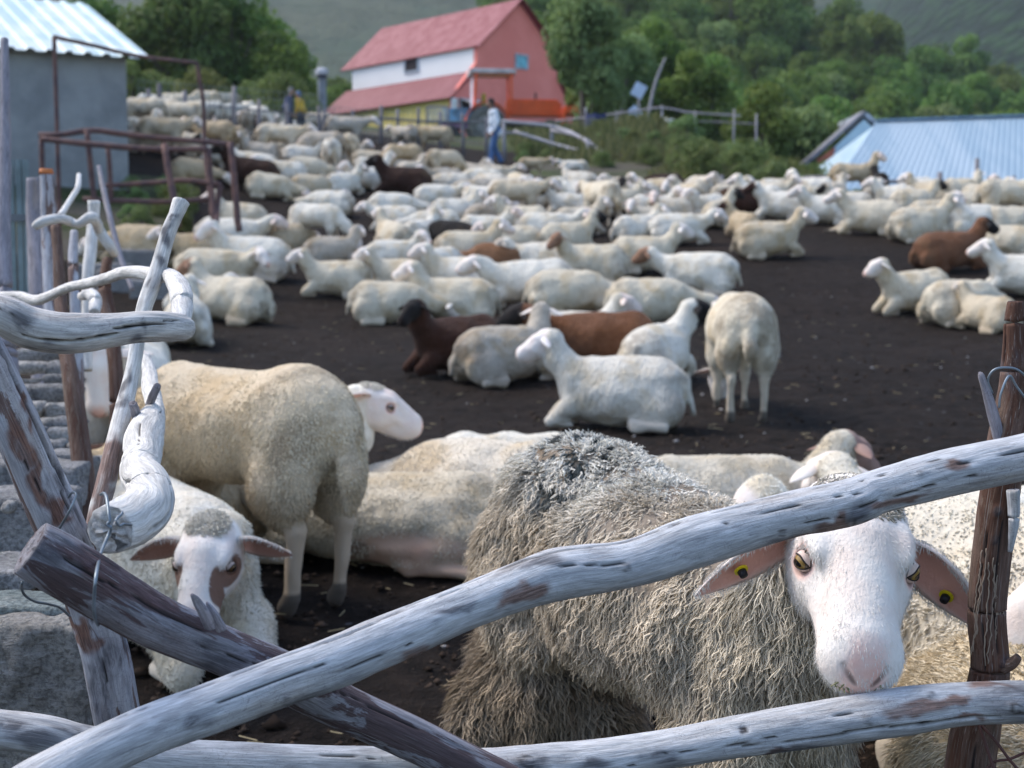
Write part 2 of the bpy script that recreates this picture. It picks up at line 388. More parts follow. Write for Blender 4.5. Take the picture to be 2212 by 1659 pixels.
def sheep_geo(pose='lie', head='up', yaw=0., hyaw=None, hpitch=None, roll=0., h=.019, seed=0, fat=1., leg_mode=0, hs=1., fine=False, patch=None,
              extra=(), neck=None, ears=None, wool_thick=0., lump=.010, earw=.062, notch=0., poll_wool=False, tilt=0., drop=0.):
    rg = np.random.default_rng(seed)
    L = [p for p in body_prims(pose, rg, fat, leg_mode)] + list(extra)
    if tilt:
        dz = lambda q: q - np.array([0, 0, tilt * float(sstep(q[0], -.25, .3))])
        L = [('c', dz(p[1]), dz(p[2])) + p[3:] if p[0] == 'c' else ('e', dz(p[1])) + p[2:] for p in L]
    nb, reach, nz, hp = NECK[(pose, head)] if neck is None else neck
    nb = np.array(nb, float); ny = yaw * .75
    ne = nb + np.array([reach * math.cos(ny), reach * math.sin(ny), 0]); ne[2] = nz
    hyaw = yaw if hyaw is None else hyaw; hp = hp if hpitch is None else hpitch
    R = frame(hyaw, hp, roll) * hs
    Rn = R / hs
    ho = ne + R @ np.array([.055, 0, .01])
    mid = (nb + ne) / 2 + np.array([.02, 0, -.01])
    L += [cone(nb, mid, .125, .092, 'w', .05), cone(mid, ne + R @ np.array([-.03, 0, -.015]) - np.array([0, 0, drop]), .092, .068 * hs, 'w', .035)]
    if wool_thick:
        L = [(p[:3] + (p[3] + wool_thick, p[4] + wool_thick) + p[5:] if p[0] == 'c' else p[:2] + (p[2] + wool_thick,) + p[3:]) if p[5] == 'w' else p for p in L]
    HP, HS = head_prims(fine)
    def mv(p):
        q = move(p, Rn, ho) if False else p
        if p[0] == 'c': return ('c', R @ p[1] + ho, R @ p[2] + ho, p[3] * hs, p[4] * hs, p[5], p[6])
        return ('e', R @ p[1] + ho, p[2] * hs, (Rn if p[3] is None else Rn @ p[3]), None, p[5], p[6])
    HP = [mv(p) for p in HP]; HS = [mv(p) for p in HS]
    if poll_wool: HP.append(mv(ell((-.065, 0, .05), (.05, .05, .032), 'w', .02)))
    sd = seed * 3.1
    lumpf = lambda P: lump * vnoise(P * 9 + sd) + .5 * lump * vnoise(P * 21 + sd)
    if fine:
        V1, Q1 = solidify(L, h, disp=lumpf)
        nh = cone(mid, ne + R @ np.array([-.02, 0, -.01]) - np.array([0, 0, drop]), .085, .066 * hs, 'w', .03)
        V2, Q2 = solidify([nh] + HP, h * .32, HS)
        V = np.concatenate([V1, V2]); Q = np.concatenate([Q1, Q2 + len(V1)])
    else: V, Q = solidify(L + HP, h, HS, disp=lumpf)
    AP = L + HP
    dw = mind(V, AP, 'w'); ds = mind(V, AP, 'sh'); dh = mind(V, AP, 'h')
    skin = sstep(dw - ds, -.004, .018); hoof = (dh < np.minimum(dw, mind(V, AP, 's')) + .004).astype(float)
    lp = (V - ho) @ R / (hs * hs)                       # head-local coordinates
    face = skin * (np.linalg.norm(lp - np.array([.05, 0, 0]), axis=1) < .2)
    pink = face * (sstep(lp[:, 0], .150, .182) * (lp[:, 2] > -.065) * sstep(-np.abs(lp[:, 1]), -.034, -.012)) * (.60 + .2 * vnoise(lp * 90))
    dark = np.zeros(len(V))
    if fine: 
        e = np.minimum(np.linalg.norm(lp - np.array([.042, .064, .010]), axis=1), np.linalg.norm(lp - np.array([.042, -.064, .010]), axis=1))
        dark = .75 * sstep(-e, -.021, -.013)
        for s in (-1, 1):
            dark = np.maximum(dark, .92 * sstep(-d_cone(lp, (.188, s * .009, -.039), (.178, s * .026, -.019), 0, 0), -.0060, -.0028))
        pink = np.maximum(pink, .6 * face * sstep(-e, -.027, -.016))
    pt = np.zeros(len(V))
    if patch is not None: pt = patch(lp, V) * np.maximum(face, .0 if patch.__name__ == 'eyepatch' else 1)
    E = ears or [((-.035, s * .060, .008), (-.060, s * .180, -.055), (.6, -s * .1, -.8)) for s in (-1, 1)]
    AV = [V]; AQ = [Q]; at = dict(skin=skin, facem=face, hoof=hoof, pink=pink, patch=pt, dark=dark); n = len(V)
    earV = []
    for i, (b, t, f) in enumerate(E):
        ev, eq, inn = ear_mesh(R @ np.array(b) + ho, R @ np.array(t) + ho, Rn @ np.array(f), earw * hs, notch=notch if i == 1 else 0,
                               nu=22 if fine else 9, nv=13 if fine else 5, th=.006 * hs)
        AV.append(ev); AQ.append(eq + n); n += len(ev); m = len(ev)
        at['skin'] = np.concatenate([at['skin'], np.ones(m)]); at['facem'] = np.concatenate([at['facem'], np.ones(m)]); at['hoof'] = np.concatenate([at['hoof'], np.zeros(m)])
        at['pink'] = np.concatenate([at['pink'], inn * .85]); at['dark'] = np.concatenate([at['dark'], np.zeros(m)])
        p = patch(((ev - ho) @ R / (hs * hs)), ev) if patch is not None else np.zeros(m)
        at['patch'] = np.concatenate([at['patch'], p])
    return dict(V=np.concatenate(AV), Q=np.concatenate(AQ), at=at, ho=ho, R=R, hs=hs, nbody=len(V), ears=E)

def sheep_material(name, near=False):
    m = Mat(name, .92, .12)
    wool = m.n('ObjectInfo').outputs['Color']; facec = m.attr('face_tint', 'Color', 'OBJECT')
    skin, hoof, pink, pt, dk = [m.attr(a) for a in ('skin', 'hoof', 'pink', 'patch', 'dark')]
    o = m.obj(); r = m.n('ObjectInfo').outputs['Random']
    off = m.n('VectorMath', operation='ADD'); m.l(o, off.inputs[0]); cx = m.n('CombineXYZ'); m.l(m.math('MULTIPLY', r, 40.), cx.inputs[0]); m.l(cx.outputs[0], off.inputs[1])
    big = m.noise(off.outputs[0], 4.5, 4, .6); fine_ = m.noise(m.scale(off.outputs[0], (1, 1, .45)), 70 if near else 45, 4, .6)
    c = m.mix(m.ramp(big, .46, .68), wool, m.mix(1., wool, (.86, .78, .66), 'MULTIPLY'))
    z = m.n('SeparateXYZ'); m.l(o, z.inputs[0])
    rear = m.math('MULTIPLY', m.ramp(z.outputs[0], -.20, -.42), m.ramp(m.noise(off.outputs[0], 7, 3), .40, .62))
    c = m.mix(m.math('MULTIPLY', rear, .55), c, (.15, .10, .06))
    c = m.mix(m.ramp(fine_, .25, .75, .0, 1.), m.mix(1., c, (.84, .82, .80), 'MULTIPLY'), c)
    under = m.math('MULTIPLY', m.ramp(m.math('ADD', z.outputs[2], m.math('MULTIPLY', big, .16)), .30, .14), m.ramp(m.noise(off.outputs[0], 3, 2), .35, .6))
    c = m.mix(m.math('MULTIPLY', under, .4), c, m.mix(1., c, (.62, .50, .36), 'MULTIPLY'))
    sk = m.mix(m.ramp(m.noise(off.outputs[0], 14, 3), .35, .7), facec, m.mix(1., facec, (.96, .88, .85), 'MULTIPLY'))
    sk = m.mix(m.attr('facem'), m.mix(.15, m.mix(1., wool, (.72, .66, .60), 'MULTIPLY'), facec), sk)
    c = m.mix(skin, c, sk)
    c = m.mix(pink, c, m.mix(1., facec, (1.0, .52, .43), 'MULTIPLY'))
    c = m.mix(pt, c, (.16, .075, .045))
    c = m.mix(hoof, c, (.13, .11, .09))
    c = m.mix(dk, c, (.03, .022, .02))
    m.col(c); m.bump(m.math('ADD', m.math('MULTIPLY', m.math('SUBTRACT', 1., skin), fine_), m.math('MULTIPLY', m.math('MULTIPLY', skin, .22), m.noise(m.scale(o, (1, 1, .6)), 150 if near else 60, 3))), .6 if near else .8, .014 if near else .035)
    m.b.inputs['Sheen Weight'].default_value = .06
    return m.m
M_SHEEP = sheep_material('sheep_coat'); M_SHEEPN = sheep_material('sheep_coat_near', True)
CREAM = (.70, .635, .51); WHITE = (.80, .77, .69); TAN = (.54, .445, .31); GREY = (.50, .455, .39); DIRTY = (.63, .55, .42)
BROWN = (.060, .028, .020); DBROWN = (.038, .019, .015); BLACK = (.02, .018, .018); FACEW = (.76, .71, .66); FACEP = (.74, .64, .58)
def set_tint(o, wool, face=FACEW):
    o.color = (*wool, 1); o['face_tint'] = [float(x) for x in face]

# ---- fleece locks as one mesh
def fleece(V, Q, N, w, n, length, rad, down=.75, out=.45, curl=.15, seg=4, seed=0, sides=3, flow=(0, 0, 0), blunt=.12, crimp=0., mask=None):
    rg = np.random.default_rng(seed)
    if mask is not None: w = w * mask
    T = np.concatenate([Q[:, [0, 1, 2]], Q[:, [0, 2, 3]]]) if Q.shape[1] == 4 else Q
    A = np.linalg.norm(np.cross(V[T[:, 1]] - V[T[:, 0]], V[T[:, 2]] - V[T[:, 0]]), axis=1) * np.clip(w[T].mean(1), 0, 1) ** .5 * (w[T].min(1) > .3)
    t = T[rg.choice(len(T), n, p=A / A.sum())]; b = rg.random((n, 2)); s = np.sqrt(b[:, :1])
    bc = np.concatenate([1 - s, s * (1 - b[:, 1:]), s * b[:, 1:]], 1)
    P = (V[t] * bc[..., None]).sum(1); n_ = (N[t] * bc[..., None]).sum(1)
    ww = (w[t] * bc).sum(1)
    g = np.array([0, 0, -1.]); gt = g - n_ * (n_ @ g)[:, None]
    D = n_ * out + gt * down + np.array(flow) + .16 * rg.standard_normal((n, 3))
    nz = np.stack([vnoise(P * 16 + k * 31.7, seed) for k in range(3)], 1) + .6 * np.stack([vnoise(P * 45 + k * 31.7, seed) for k in range(3)], 1)
    D += nz * .42; D /= np.linalg.norm(D, axis=1)[:, None]
    Ln = length * (.6 + .7 * rg.random(n)) * (.75 + .5 * ww) * (1 - .42 * np.clip(n_[:, 2] * 1.4 - .4, 0, 1))
    side = np.cross(D, n_ + .01); side /= np.linalg.norm(side, axis=1)[:, None] + 1e-9; up = np.cross(side, D)
    k = np.arange(seg + 1) / seg; ph = rg.random(n) * 6.3; fr = 5 + 4 * rg.random(n)
    Lk = Ln[:, None] * k[None]
    wob = curl * Ln[:, None] * np.sin(ph[:, None] + fr[:, None] * k[None]) * k[None] ** .7 + crimp * np.sin(ph[:, None] * 3 + 17 * k[None])
    Pc = P[:, None] - n_[:, None] * .004 + D[:, None] * Lk[..., None] + side[:, None] * wob[..., None] + g * (Ln[:, None] * .25 * k[None] ** 2)[..., None]
    rr = rad * (.6 + .8 * rg.random(n))[:, None] * (1 - (1 - blunt) * k ** 2.5)[None]
    th = np.arange(sides) / sides * 2 * np.pi
    R = Pc[:, :, None] + rr[..., None, None] * (np.cos(th)[None, None, :, None] * side[:, None, None] * 1.5 + np.sin(th)[None, None, :, None] * up[:, None, None] * .7)
    m = (seg + 1) * sides
    i = (np.arange(n) * m)[:, None, None]; a = (np.arange(seg) * sides)[None, :, None]; j = np.arange(sides)[None, None]; jn = (j + 1) % sides
    F = np.stack([i + a + j, i + a + jn, i + a + sides + jn, i + a + sides + j], -1).reshape(-1, 4)
    tn = np.repeat(rg.random(n), m); tip = np.tile(np.repeat(k, sides), n)
    rootp = np.repeat(P, m, axis=0)
    return R.reshape(-1, 3), F, dict(tone=tn, tip=tip, root=rootp)
# ---------------------------------------------------------------- ground
def ground_material():
    m = Mat('trodden_dung', .95, .15); p = m.geo()
    a = m.noise(p, .8, 4); big_ = m.noise(p, .28, 5, .7); b = m.noise(p, 9, 6, .7); c = m.noise(p, 60, 4, .7)
    dung = m.mix(m.ramp(a, .35, .7), (.0078, .0054, .0044), (.0145, .0098, .0076))
    dung = m.mix(m.ramp(big_, .48, .66, 0, .8), dung, (.030, .019, .014))
    dung = m.mix(m.ramp(b, .35, .75), dung, (.034, .0235, .0185))
    dung = m.mix(m.ramp(c, .55, .8), dung, (.062, .047, .038))
    v = m.n('TexVoronoi'); v.inputs['Scale'].default_value = 7; m.l(p, v.inputs['Vector'])
    sp = m.math('MULTIPLY', m.ramp(v.outputs['Distance'], .10, .05), m.ramp(m.noise(p, 1.7, 2), .5, .6))
    dung = m.mix(sp, dung, (.16, .16, .18))
    g = m.attr('green'); gn = m.noise(p, 1.2, 6, .7)
    grass = m.mix(m.ramp(gn, .35, .65), (.040, .060, .022), (.10, .115, .045))
    grass = m.mix(m.ramp(m.noise(p, .35, 5, .6), .48, .6), grass, (.115, .105, .085))
    zz = m.n('SeparateXYZ'); m.l(p, zz.inputs[0]); grass = m.mix(m.ramp(zz.outputs[1], 80, 95), grass, (.022, .042, .012))
    m.col(m.mix(m.ramp(m.math('ADD', g, m.math('MULTIPLY', m.math('SUBTRACT', b, .5), .7)), .35, .6), dung, grass))
    h = m.math('ADD', m.math('MULTIPLY', b, .7), m.math('MULTIPLY', c, .5)); m.bump(h, 1., .09)
    return m.m
def build_ground():
    ys = np.concatenate([np.arange(-4, 1.5, .25), np.arange(1.5, 8, .045), np.arange(8, 20, .10), np.arange(20, 60, .3), np.arange(60, 301, 3.)])
    us = np.concatenate([np.linspace(-1.3, -.42, 24)[:-1], np.linspace(-.42, .42, 190), np.linspace(.42, 1.3, 24)[1:]])
    Yg, U = np.meshgrid(ys, us, indexing='ij'); X = U * np.maximum(Yg, 5.)
    Z = ground_z(X, Yg)
    P = np.stack([X, Yg, Z * 0], -1)
    near = np.clip(1 - (Yg - 10) / 15, .25, 1)
    Z = Z + .028 * near * fbm(P * 2.2, 4) + .022 * near * fbm(P * 9, 4, 5) + np.clip((Yg - 34) / 20, 0, 1) * (.12 + .25 * np.clip((Yg - 70) / 30, 0, 1)) * fbm(P * .35, 4, 9)
    px = 1106 + FPX * U
    g = sstep(Yg, 31, 36) * (1 - .85 * (np.abs(px - 800) < 420) * (Yg < 44)) + 1.0 * (Yg > 44)
    g = np.maximum(g, ((px < 420) & (Yg > 17) & (X < -4.6)) * .8 * (Yg < 24))
    g = np.maximum(g, ((px > 1150) & (Yg > 32.5)) * 1.0)
    nx = len(us); i = np.arange(len(ys) - 1)[:, None] * nx; j = np.arange(nx - 1)[None]
    Q = np.stack([i + j, i + j + 1, i + nx + j + 1, i + nx + j], -1).reshape(-1, 4)
    o = mesh_obj('ground', np.stack([X, Yg, Z], -1).reshape(-1, 3), Q, ground_material(), attrs={'green': np.clip(g, 0, 1).ravel()})
    tag(o, kind='structure')
build_ground()

# crumbs of dung, straw and small stones lying on the ground
def build_crumbs():
    rg = np.random.default_rng(3); n = 15000
    Y = 2.0 + 17 * rg.random(n) ** 1.5; X = (rg.random(n) * 2 - 1) * .42 * np.maximum(Y, 3)
    Z = ground_z(X, Y); s = .005 + .012 * rg.random(n) ** 2; s[rg.random(n) < .03] *= 2.0
    base = np.array([[1, 0, 0], [-1, 0, 0], [0, 1, 0], [0, -1, 0], [0, 0, 1], [0, 0, -1]], float)
    tri = np.array([[0, 2, 4], [2, 1, 4], [1, 3, 4], [3, 0, 4], [2, 0, 5], [1, 2, 5], [3, 1, 5], [0, 3, 5]])
    B = base[None] * s[:, None, None] * (.6 + .8 * rg.random((n, 6, 1))) * np.array([1, 1, .6])
    a = rg.random(n) * 6.3; ca, sa = np.cos(a), np.sin(a)
    x = B[..., 0] * ca[:, None] - B[..., 1] * sa[:, None]; y = B[..., 0] * sa[:, None] + B[..., 1] * ca[:, None]
    V = np.stack([x + X[:, None], y + Y[:, None], B[..., 2] + (Z + s * .3)[:, None]], -1).reshape(-1, 3)
    F = (tri[None] + (np.arange(n) * 6)[:, None, None]).reshape(-1, 3)
    tone = np.repeat(np.where(rg.random(n) < .035, .85 + .15 * rg.random(n), .3 * rg.random(n)), 6)
    m = Mat('crumbs', .95, .1); t = m.attr('tone')
    m.col(m.mix(m.ramp(t, .5, .9), m.mix(m.ramp(t, 0, .3), (.026, .018, .014), (.075, .054, .042)), (.30, .29, .29)))
    tag(mesh_obj('dung_crumbs', V, F, m.m, attrs={'tone': tone}), 'crumbs of dry dung and small stones strewn over the dark ground', 'crumbs', kind='stuff')
build_crumbs()
def build_straw():
    rg = np.random.default_rng(13); b = MB()
    for k in range(700):
        Y = 2.2 + 14 * rg.random() ** 1.4; x = (rg.random() * 2 - 1) * .4 * Y; a = rg.random() * 6.3; l = .02 + .04 * rg.random(); z = gz(x, Y) + .012
        b.tube([(x, Y, z), (x + l * math.cos(a), Y + l * math.sin(a), z + .008 * rg.random())], .0016, 4)
    tag(b.build('straw', flat('straw_bits', (.34, .28, .17), .8)), 'broken straw stalks scattered over the trodden ground', 'straw', kind='stuff')
build_straw()

# ---------------------------------------------------------------- weathered wood
def wood_material(name, base=(.50, .52, .555), dark=(.13, .12, .13), brown=(.17, .115, .10), bf=.0, sf=.35, warm=(.40, .33, .27), wf=.4):
    m = Mat(name, .75, .25); g = m.attr('gr', 'Vector'); r = m.n('ObjectInfo').outputs['Random']
    off = m.n('VectorMath', operation='ADD'); m.l(g, off.inputs[0]); cx = m.n('CombineXYZ')
    for i in range(3): m.l(m.math('MULTIPLY', r, 13.7 + 9 * i), cx.inputs[i])
    m.l(cx.outputs[0], off.inputs[1]); g2 = off.outputs[0]
    big = m.noise(m.scale(g2, (3.5, 22, 22)), 1, 5, .6, .4); mid = m.noise(m.scale(g2, (14, 60, 60)), 1, 5, .65, .6)
    fib = m.noise(m.scale(g2, (26, 420, 420)), 1, 4, .7); fib2 = m.noise(m.scale(g2, (8, 900, 900)), 1, 2, .6)
    c = m.mix(m.ramp(mid, .3, .7), tuple(x * .80 for x in base), tuple(min(1, x * 1.22) for x in base))
    c = m.mix(m.ramp(big, .52, .70, 0, wf), c, warm)
    c = m.mix(m.ramp(m.noise(m.scale(g2, (5, 34, 34)), 1.3, 5, .7, 1.0), .56, .68, 0, sf), c, dark)
    if bf: c = m.mix(m.ramp(m.noise(m.scale(g2, (4, 26, 26)), 1.0, 6, .65, .8), .60 - bf, .64 - bf, 0, .9), c, brown)
    c = m.mix(m.math('MULTIPLY', m.attr('brown'), m.ramp(mid, .30, .5, .55, 1.)), c, m.mix(m.ramp(fib, .3, .7), brown, tuple(x * 1.7 for x in brown)))
    c = m.mix(m.math('MULTIPLY', m.attr('stain'), m.ramp(mid, .36, .56, .15, .85)), c, (.075, .075, .09))
    wg = m.noise(m.scale(g2, (45, 45, 45)), 1, 3, .5, 2.5)
    line = m.ramp(m.math('ABSOLUTE', m.math('SUBTRACT', wg, .5)), .0, .018, .45, 0)
    c = m.mix(m.math('MULTIPLY', line, m.ramp(big, .45, .55)), c, dark)
    c = m.mix(m.ramp(fib, .36, .62, .45, 0.), c, m.mix(1., c, (.35, .34, .36), 'MULTIPLY'))
    c = m.mix(m.ramp(fib2, .60, .75, 0, .35), c, (.62, .62, .62))
    c = m.mix(m.attr('crack'), c, (.018, .016, .018))
    m.col(c)
    h = m.math('ADD', m.math('MULTIPLY', fib, .8), m.math('MULTIPLY', mid, .9)); m.bump(h, .65, .003)
    return m.m
M_WOOD = wood_material('silver_wood'); M_WOODW = wood_material('bleached_wood', (.66, .65, .63), (.22, .21, .22), sf=.15, wf=.15)
M_WOODD = wood_material('dark_wood', (.25, .25, .285), (.06, .06, .07), (.080, .050, .052), bf=.09, sf=.6, warm=(.12, .09, .092), wf=.7)
M_WOODB = wood_material('brown_wood', (.125, .075, .058), (.04, .025, .02), (.09, .04, .025), bf=.1, sf=.3, warm=(.22, .17, .13), wf=.6)
M_WOODG = wood_material('grey_wood', (.27, .26, .30), (.07, .07, .09), sf=.5)
M_WOODP = wood_material('post_wood', (.42, .43, .48), (.12, .10, .12), (.14, .080, .065), bf=.07, sf=.4)
def resample(A, step):
    A = np.array(A, float); P = np.concatenate([[2 * A[0] - A[1]], A, [2 * A[-1] - A[-2]]]); out = []
    for i in range(1, len(P) - 2):
        L = np.linalg.norm(P[i + 1, :3] - P[i, :3]); n = max(2, int(L / step))
        t = (np.arange(n) / n)[:, None]
        out.append(.5 * (2 * P[i] + (P[i + 1] - P[i - 1]) * t + (2 * P[i - 1] - 5 * P[i] + 4 * P[i + 1] - P[i + 2]) * t ** 2 + (3 * P[i] - P[i - 1] - 3 * P[i + 1] + P[i + 2]) * t ** 3))
    out.append(P[-2][None]); return np.concatenate(out)
def log(name, pts, mat, seed=0, step=.006, n=56, lump=.07, fine=.0009, cracks=(), knots=(), browns=(), stains=(), parent=None, flatcap=True, capn=7):
    """pts: (px, py, half width px, distance). cracks: (s0, s1, angle, half width, depth) angle 0 faces the lane, 90 is up.
    knots: (px, py, radius px, height m, dark) spots on the near side"""
    A = [list(W(x, y, d)) + [hw * d / FPX] for x, y, hw, d in pts]
    A = resample(A, step); P = A[:, :3]; R = np.maximum(A[:, 3], .001)
    t = np.gradient(P, axis=0); t /= np.linalg.norm(t, axis=1)[:, None]
    cd = np.array([0, 0, CAMZ]) - P; cd /= np.linalg.norm(cd, axis=1)[:, None]
    v = cd - t * (t * cd).sum(1)[:, None]; v /= np.linalg.norm(v, axis=1)[:, None]
    u = np.cross(t, v); u *= np.where(u[:, 2] > 0, 1, -1)[:, None]
    if (u[0] @ np.cross(t[0], v[0])) < 0: flip = True
    else: flip = False
    s = np.concatenate([[0], np.cumsum(np.linalg.norm(np.diff(P, axis=0), axis=1))]); m = len(s)
    th = np.arange(n) / n * 2 * np.pi; S, T = np.meshgrid(s, th, indexing='ij'); RR = R[:, None] + 0 * T
    q = np.stack([S * 5, np.cos(T) * 1.1 + seed, np.sin(T) * 1.1], -1)
    rad = RR * (1 + lump * fbm(q * 1.6, 3, seed) + lump * .5 * fbm(q * np.array([5, 3, 3]), 2, seed + 3))
    rad += fine * fbm(np.stack([S * 22, np.cos(T) * RR * 330, np.sin(T) * RR * 330 + seed], -1), 3, seed + 7)
    crack = np.zeros_like(rad)
    for (s0, s1, an, hw, dp) in cracks:
        x = (S / s[-1] - s0) / (s1 - s0); inside = (x > 0) & (x < 1)
        a = math.radians(an) + .10 * vnoise(np.stack([S * 18, S * 0 + seed, S * 0 + an], -1)) + .25 * (x - .5) * .6
        d = np.abs((T - a + np.pi) % (2 * np.pi) - np.pi) * RR
        k = np.clip(1 - d / (hw * np.sqrt(np.clip(4 * x * (1 - x), 0.01, 1)) * (.7 + .5 * fbm(np.stack([S * 30, S * 0, S * 0], -1), 2, 5))), 0, 1) * inside
        rad -= dp * k ** .7; crack = np.maximum(crack, sstep(k, .05, .45))
    V = P[:, None] + rad[..., None] * (np.cos(T)[..., None] * v[:, None] + np.sin(T)[..., None] * u[:, None])
    Vf = V.reshape(-1, 3); pj = np.stack(project(Vf.T), 1)
    w = 26 * np.stack([vnoise(Vf * 26), vnoise(Vf * 26 + 50)], 1) + 12 * np.stack([vnoise(Vf * 80), vnoise(Vf * 80 + 50)], 1)
    brown = np.zeros(len(Vf)); stain = np.zeros(len(Vf)); fc = (np.cos(T).ravel() > -.35)
    def spot(L, arr, soft=.25):
        for (x, y, rx, ry, an) in L:
            dx = pj[:, 0] - x + w[:, 0]; dy = pj[:, 1] - y + w[:, 1] * .6; c_, s_ = math.cos(math.radians(an)), math.sin(math.radians(an))
            e = np.hypot((dx * c_ + dy * s_) / rx, (-dx * s_ + dy * c_) / ry); np.maximum(arr, sstep(-e, -1 - soft, -1 + soft) * fc, out=arr)
    spot(browns, brown); spot(stains, stain, .5)
    for (x, y, r, hgt, dk) in knots:
        e = np.hypot(pj[:, 0] - x, pj[:, 1] - y) / r
        f = np.exp(-e ** 2 * 1.6) * (np.cos(T).ravel() > -.2)
        Vf += (cd.repeat(n, 0)) * (hgt * f * (1 + .3 * vnoise(Vf * 300)))[:, None]
        stain = np.maximum(stain, dk * sstep(-e, -1.1, -.5) * (np.cos(T).ravel() > -.2)); crack.ravel()[:] = np.maximum(crack.ravel(), dk * .8 * (np.abs(e - .55 - .15 * vnoise(Vf * 200)) < .12))
    gr = np.stack([S, np.cos(T) * RR, np.sin(T) * RR], -1).reshape(-1, 3)
    i = np.arange(m - 1)[:, None] * n; j = np.arange(n)[None]; k = (j + 1) % n
    Q = np.stack([i + j, i + k, i + n + k, i + n + j], -1).reshape(-1, 4)
    VV = [Vf]; QQ = [Q]; AT = dict(gr=gr, brown=brown, stain=stain, crack=crack.ravel()); TT = []; nn = len(Vf)
    for e in (0, m - 1):                               # sawn or broken ends: rings shrinking to the heart, slightly rough
        ring = np.arange(n) + e * n; prev = ring; c0 = Vf[ring].mean(0); sg = -1 if e == 0 else 1
        for q_ in range(1, capn):
            f = 1 - q_ / capn; nv = c0 + (Vf[ring] - c0) * f + t[e] * sg * (R[e] * .10 * (1 - f) + (0 if flatcap else .25 * R[e] * vnoise(Vf[ring] * 90 + q_)))[..., None] if not flatcap else c0 + (Vf[ring] - c0) * f + (t[e] * sg * .0012)[None] * (1 + vnoise(Vf[ring] * 400 + q_))[:, None]
            VV.append(nv); cur = np.arange(n) + nn; nn += n; j_ = np.arange(n); k_ = (j_ + 1) % n
            f4 = np.stack([prev[j_], cur[j_], cur[k_], prev[k_]], 1)
            QQ.append(f4 if e == 0 else f4[:, ::-1]); prev = cur
            AT['gr'] = np.concatenate([AT['gr'], (nv - c0) * np.array([8, 1, 1])]); 
            for a_ in ('brown', 'stain'): AT[a_] = np.concatenate([AT[a_], np.full(n, .15)])
            AT['crack'] = np.concatenate([AT['crack'], .8 * (vnoise(np.stack([th * 2.2, th * 0 + f * .7, th * 0 + seed], -1)) > .55)])
        VV.append(c0[None] + t[e] * sg * .001); 
        for a_ in ('brown', 'stain', 'crack'): AT[a_] = np.append(AT[a_], .2)
        AT['gr'] = np.concatenate([AT['gr'], [[0, 0, 0]]])
        j_ = np.arange(n); k_ = (j_ + 1) % n; tr = np.stack([prev[j_], np.full(n, nn), prev[k_]], 1); TT.append(tr if e == 0 else tr[:, ::-1]); nn += 1
    F = [np.concatenate(QQ), np.concatenate(TT)]
    if flip: F = [f[:, ::-1] for f in F]
    return mesh_obj(name, np.concatenate(VV), F, mat, parent, attrs=AT)
RAILS = 'weathered rails of the front pen fence'
r1 = log('fence_rail', [(2300, 965, 50, 1.80), (2212, 987, 50, 1.80), (2050, 1021, 52, 1.79), (1900, 1061, 48, 1.78), (1840, 1083, 51, 1.77), (1674, 1120, 50, 1.76), (1505, 1170, 57, 1.74),
     (1361, 1217, 52, 1.72), (1194, 1243, 56, 1.70), (1026, 1303, 50, 1.67), (875, 1367, 55, 1.64), (732, 1427, 57, 1.60), (617, 1468, 55, 1.57), (479, 1520, 56, 1.53),
     (287, 1592, 56, 1.48), (96, 1688, 60, 1.43), (-60, 1780, 60, 1.38)], M_WOOD, 1, .005, 72, .05,
    cracks=[(.18, .38, 62, .0017, .006), (.32, .64, 64, .0019, .007), (.55, .9, 60, .0020, .008), (.08, .22, -20, .0014, .005), (.2, .34, 20, .0012, .004), (.4, .5, 10, .0012, .004), (.7, .82, 5, .0014, .005), (.04, .13, 15, .001, .004), (.1, .2, 40, .0008, .003), (.22, .27, -35, .001, .004), (.62, .74, -30, .0012, .004)],
    knots=[(1858, 1130, 24, .010, .7), (1990, 1022, 11, .003, .6), (1353, 1226, 13, .004, .5), (1690, 1152, 12, -.002, .8), (620, 1515, 14, .003, .5), (540, 1575, 20, .004, .3)],
    browns=[(1770, 1160, 70, 14, -14), (1815, 1132, 22, 26, 0), (1930, 1085, 60, 10, -14), (2055, 1008, 45, 12, -10), (1130, 1285, 60, 18, -20), (880, 1420, 40, 14, -20)],
    stains=[(1700, 1172, 70, 14, -12), (1860, 1120, 34, 30, 0), (1760, 1175, 90, 10, -14), (980, 1310, 40, 10, -20), (640, 1530, 70, 18, -20), (1160, 1225, 60, 10, -15), (420, 1560, 30, 20, -20)])
tag(r1, 'longest silvery rail rising from lower left across the woolly sheep to the right post', 'fence rail', RAILS)
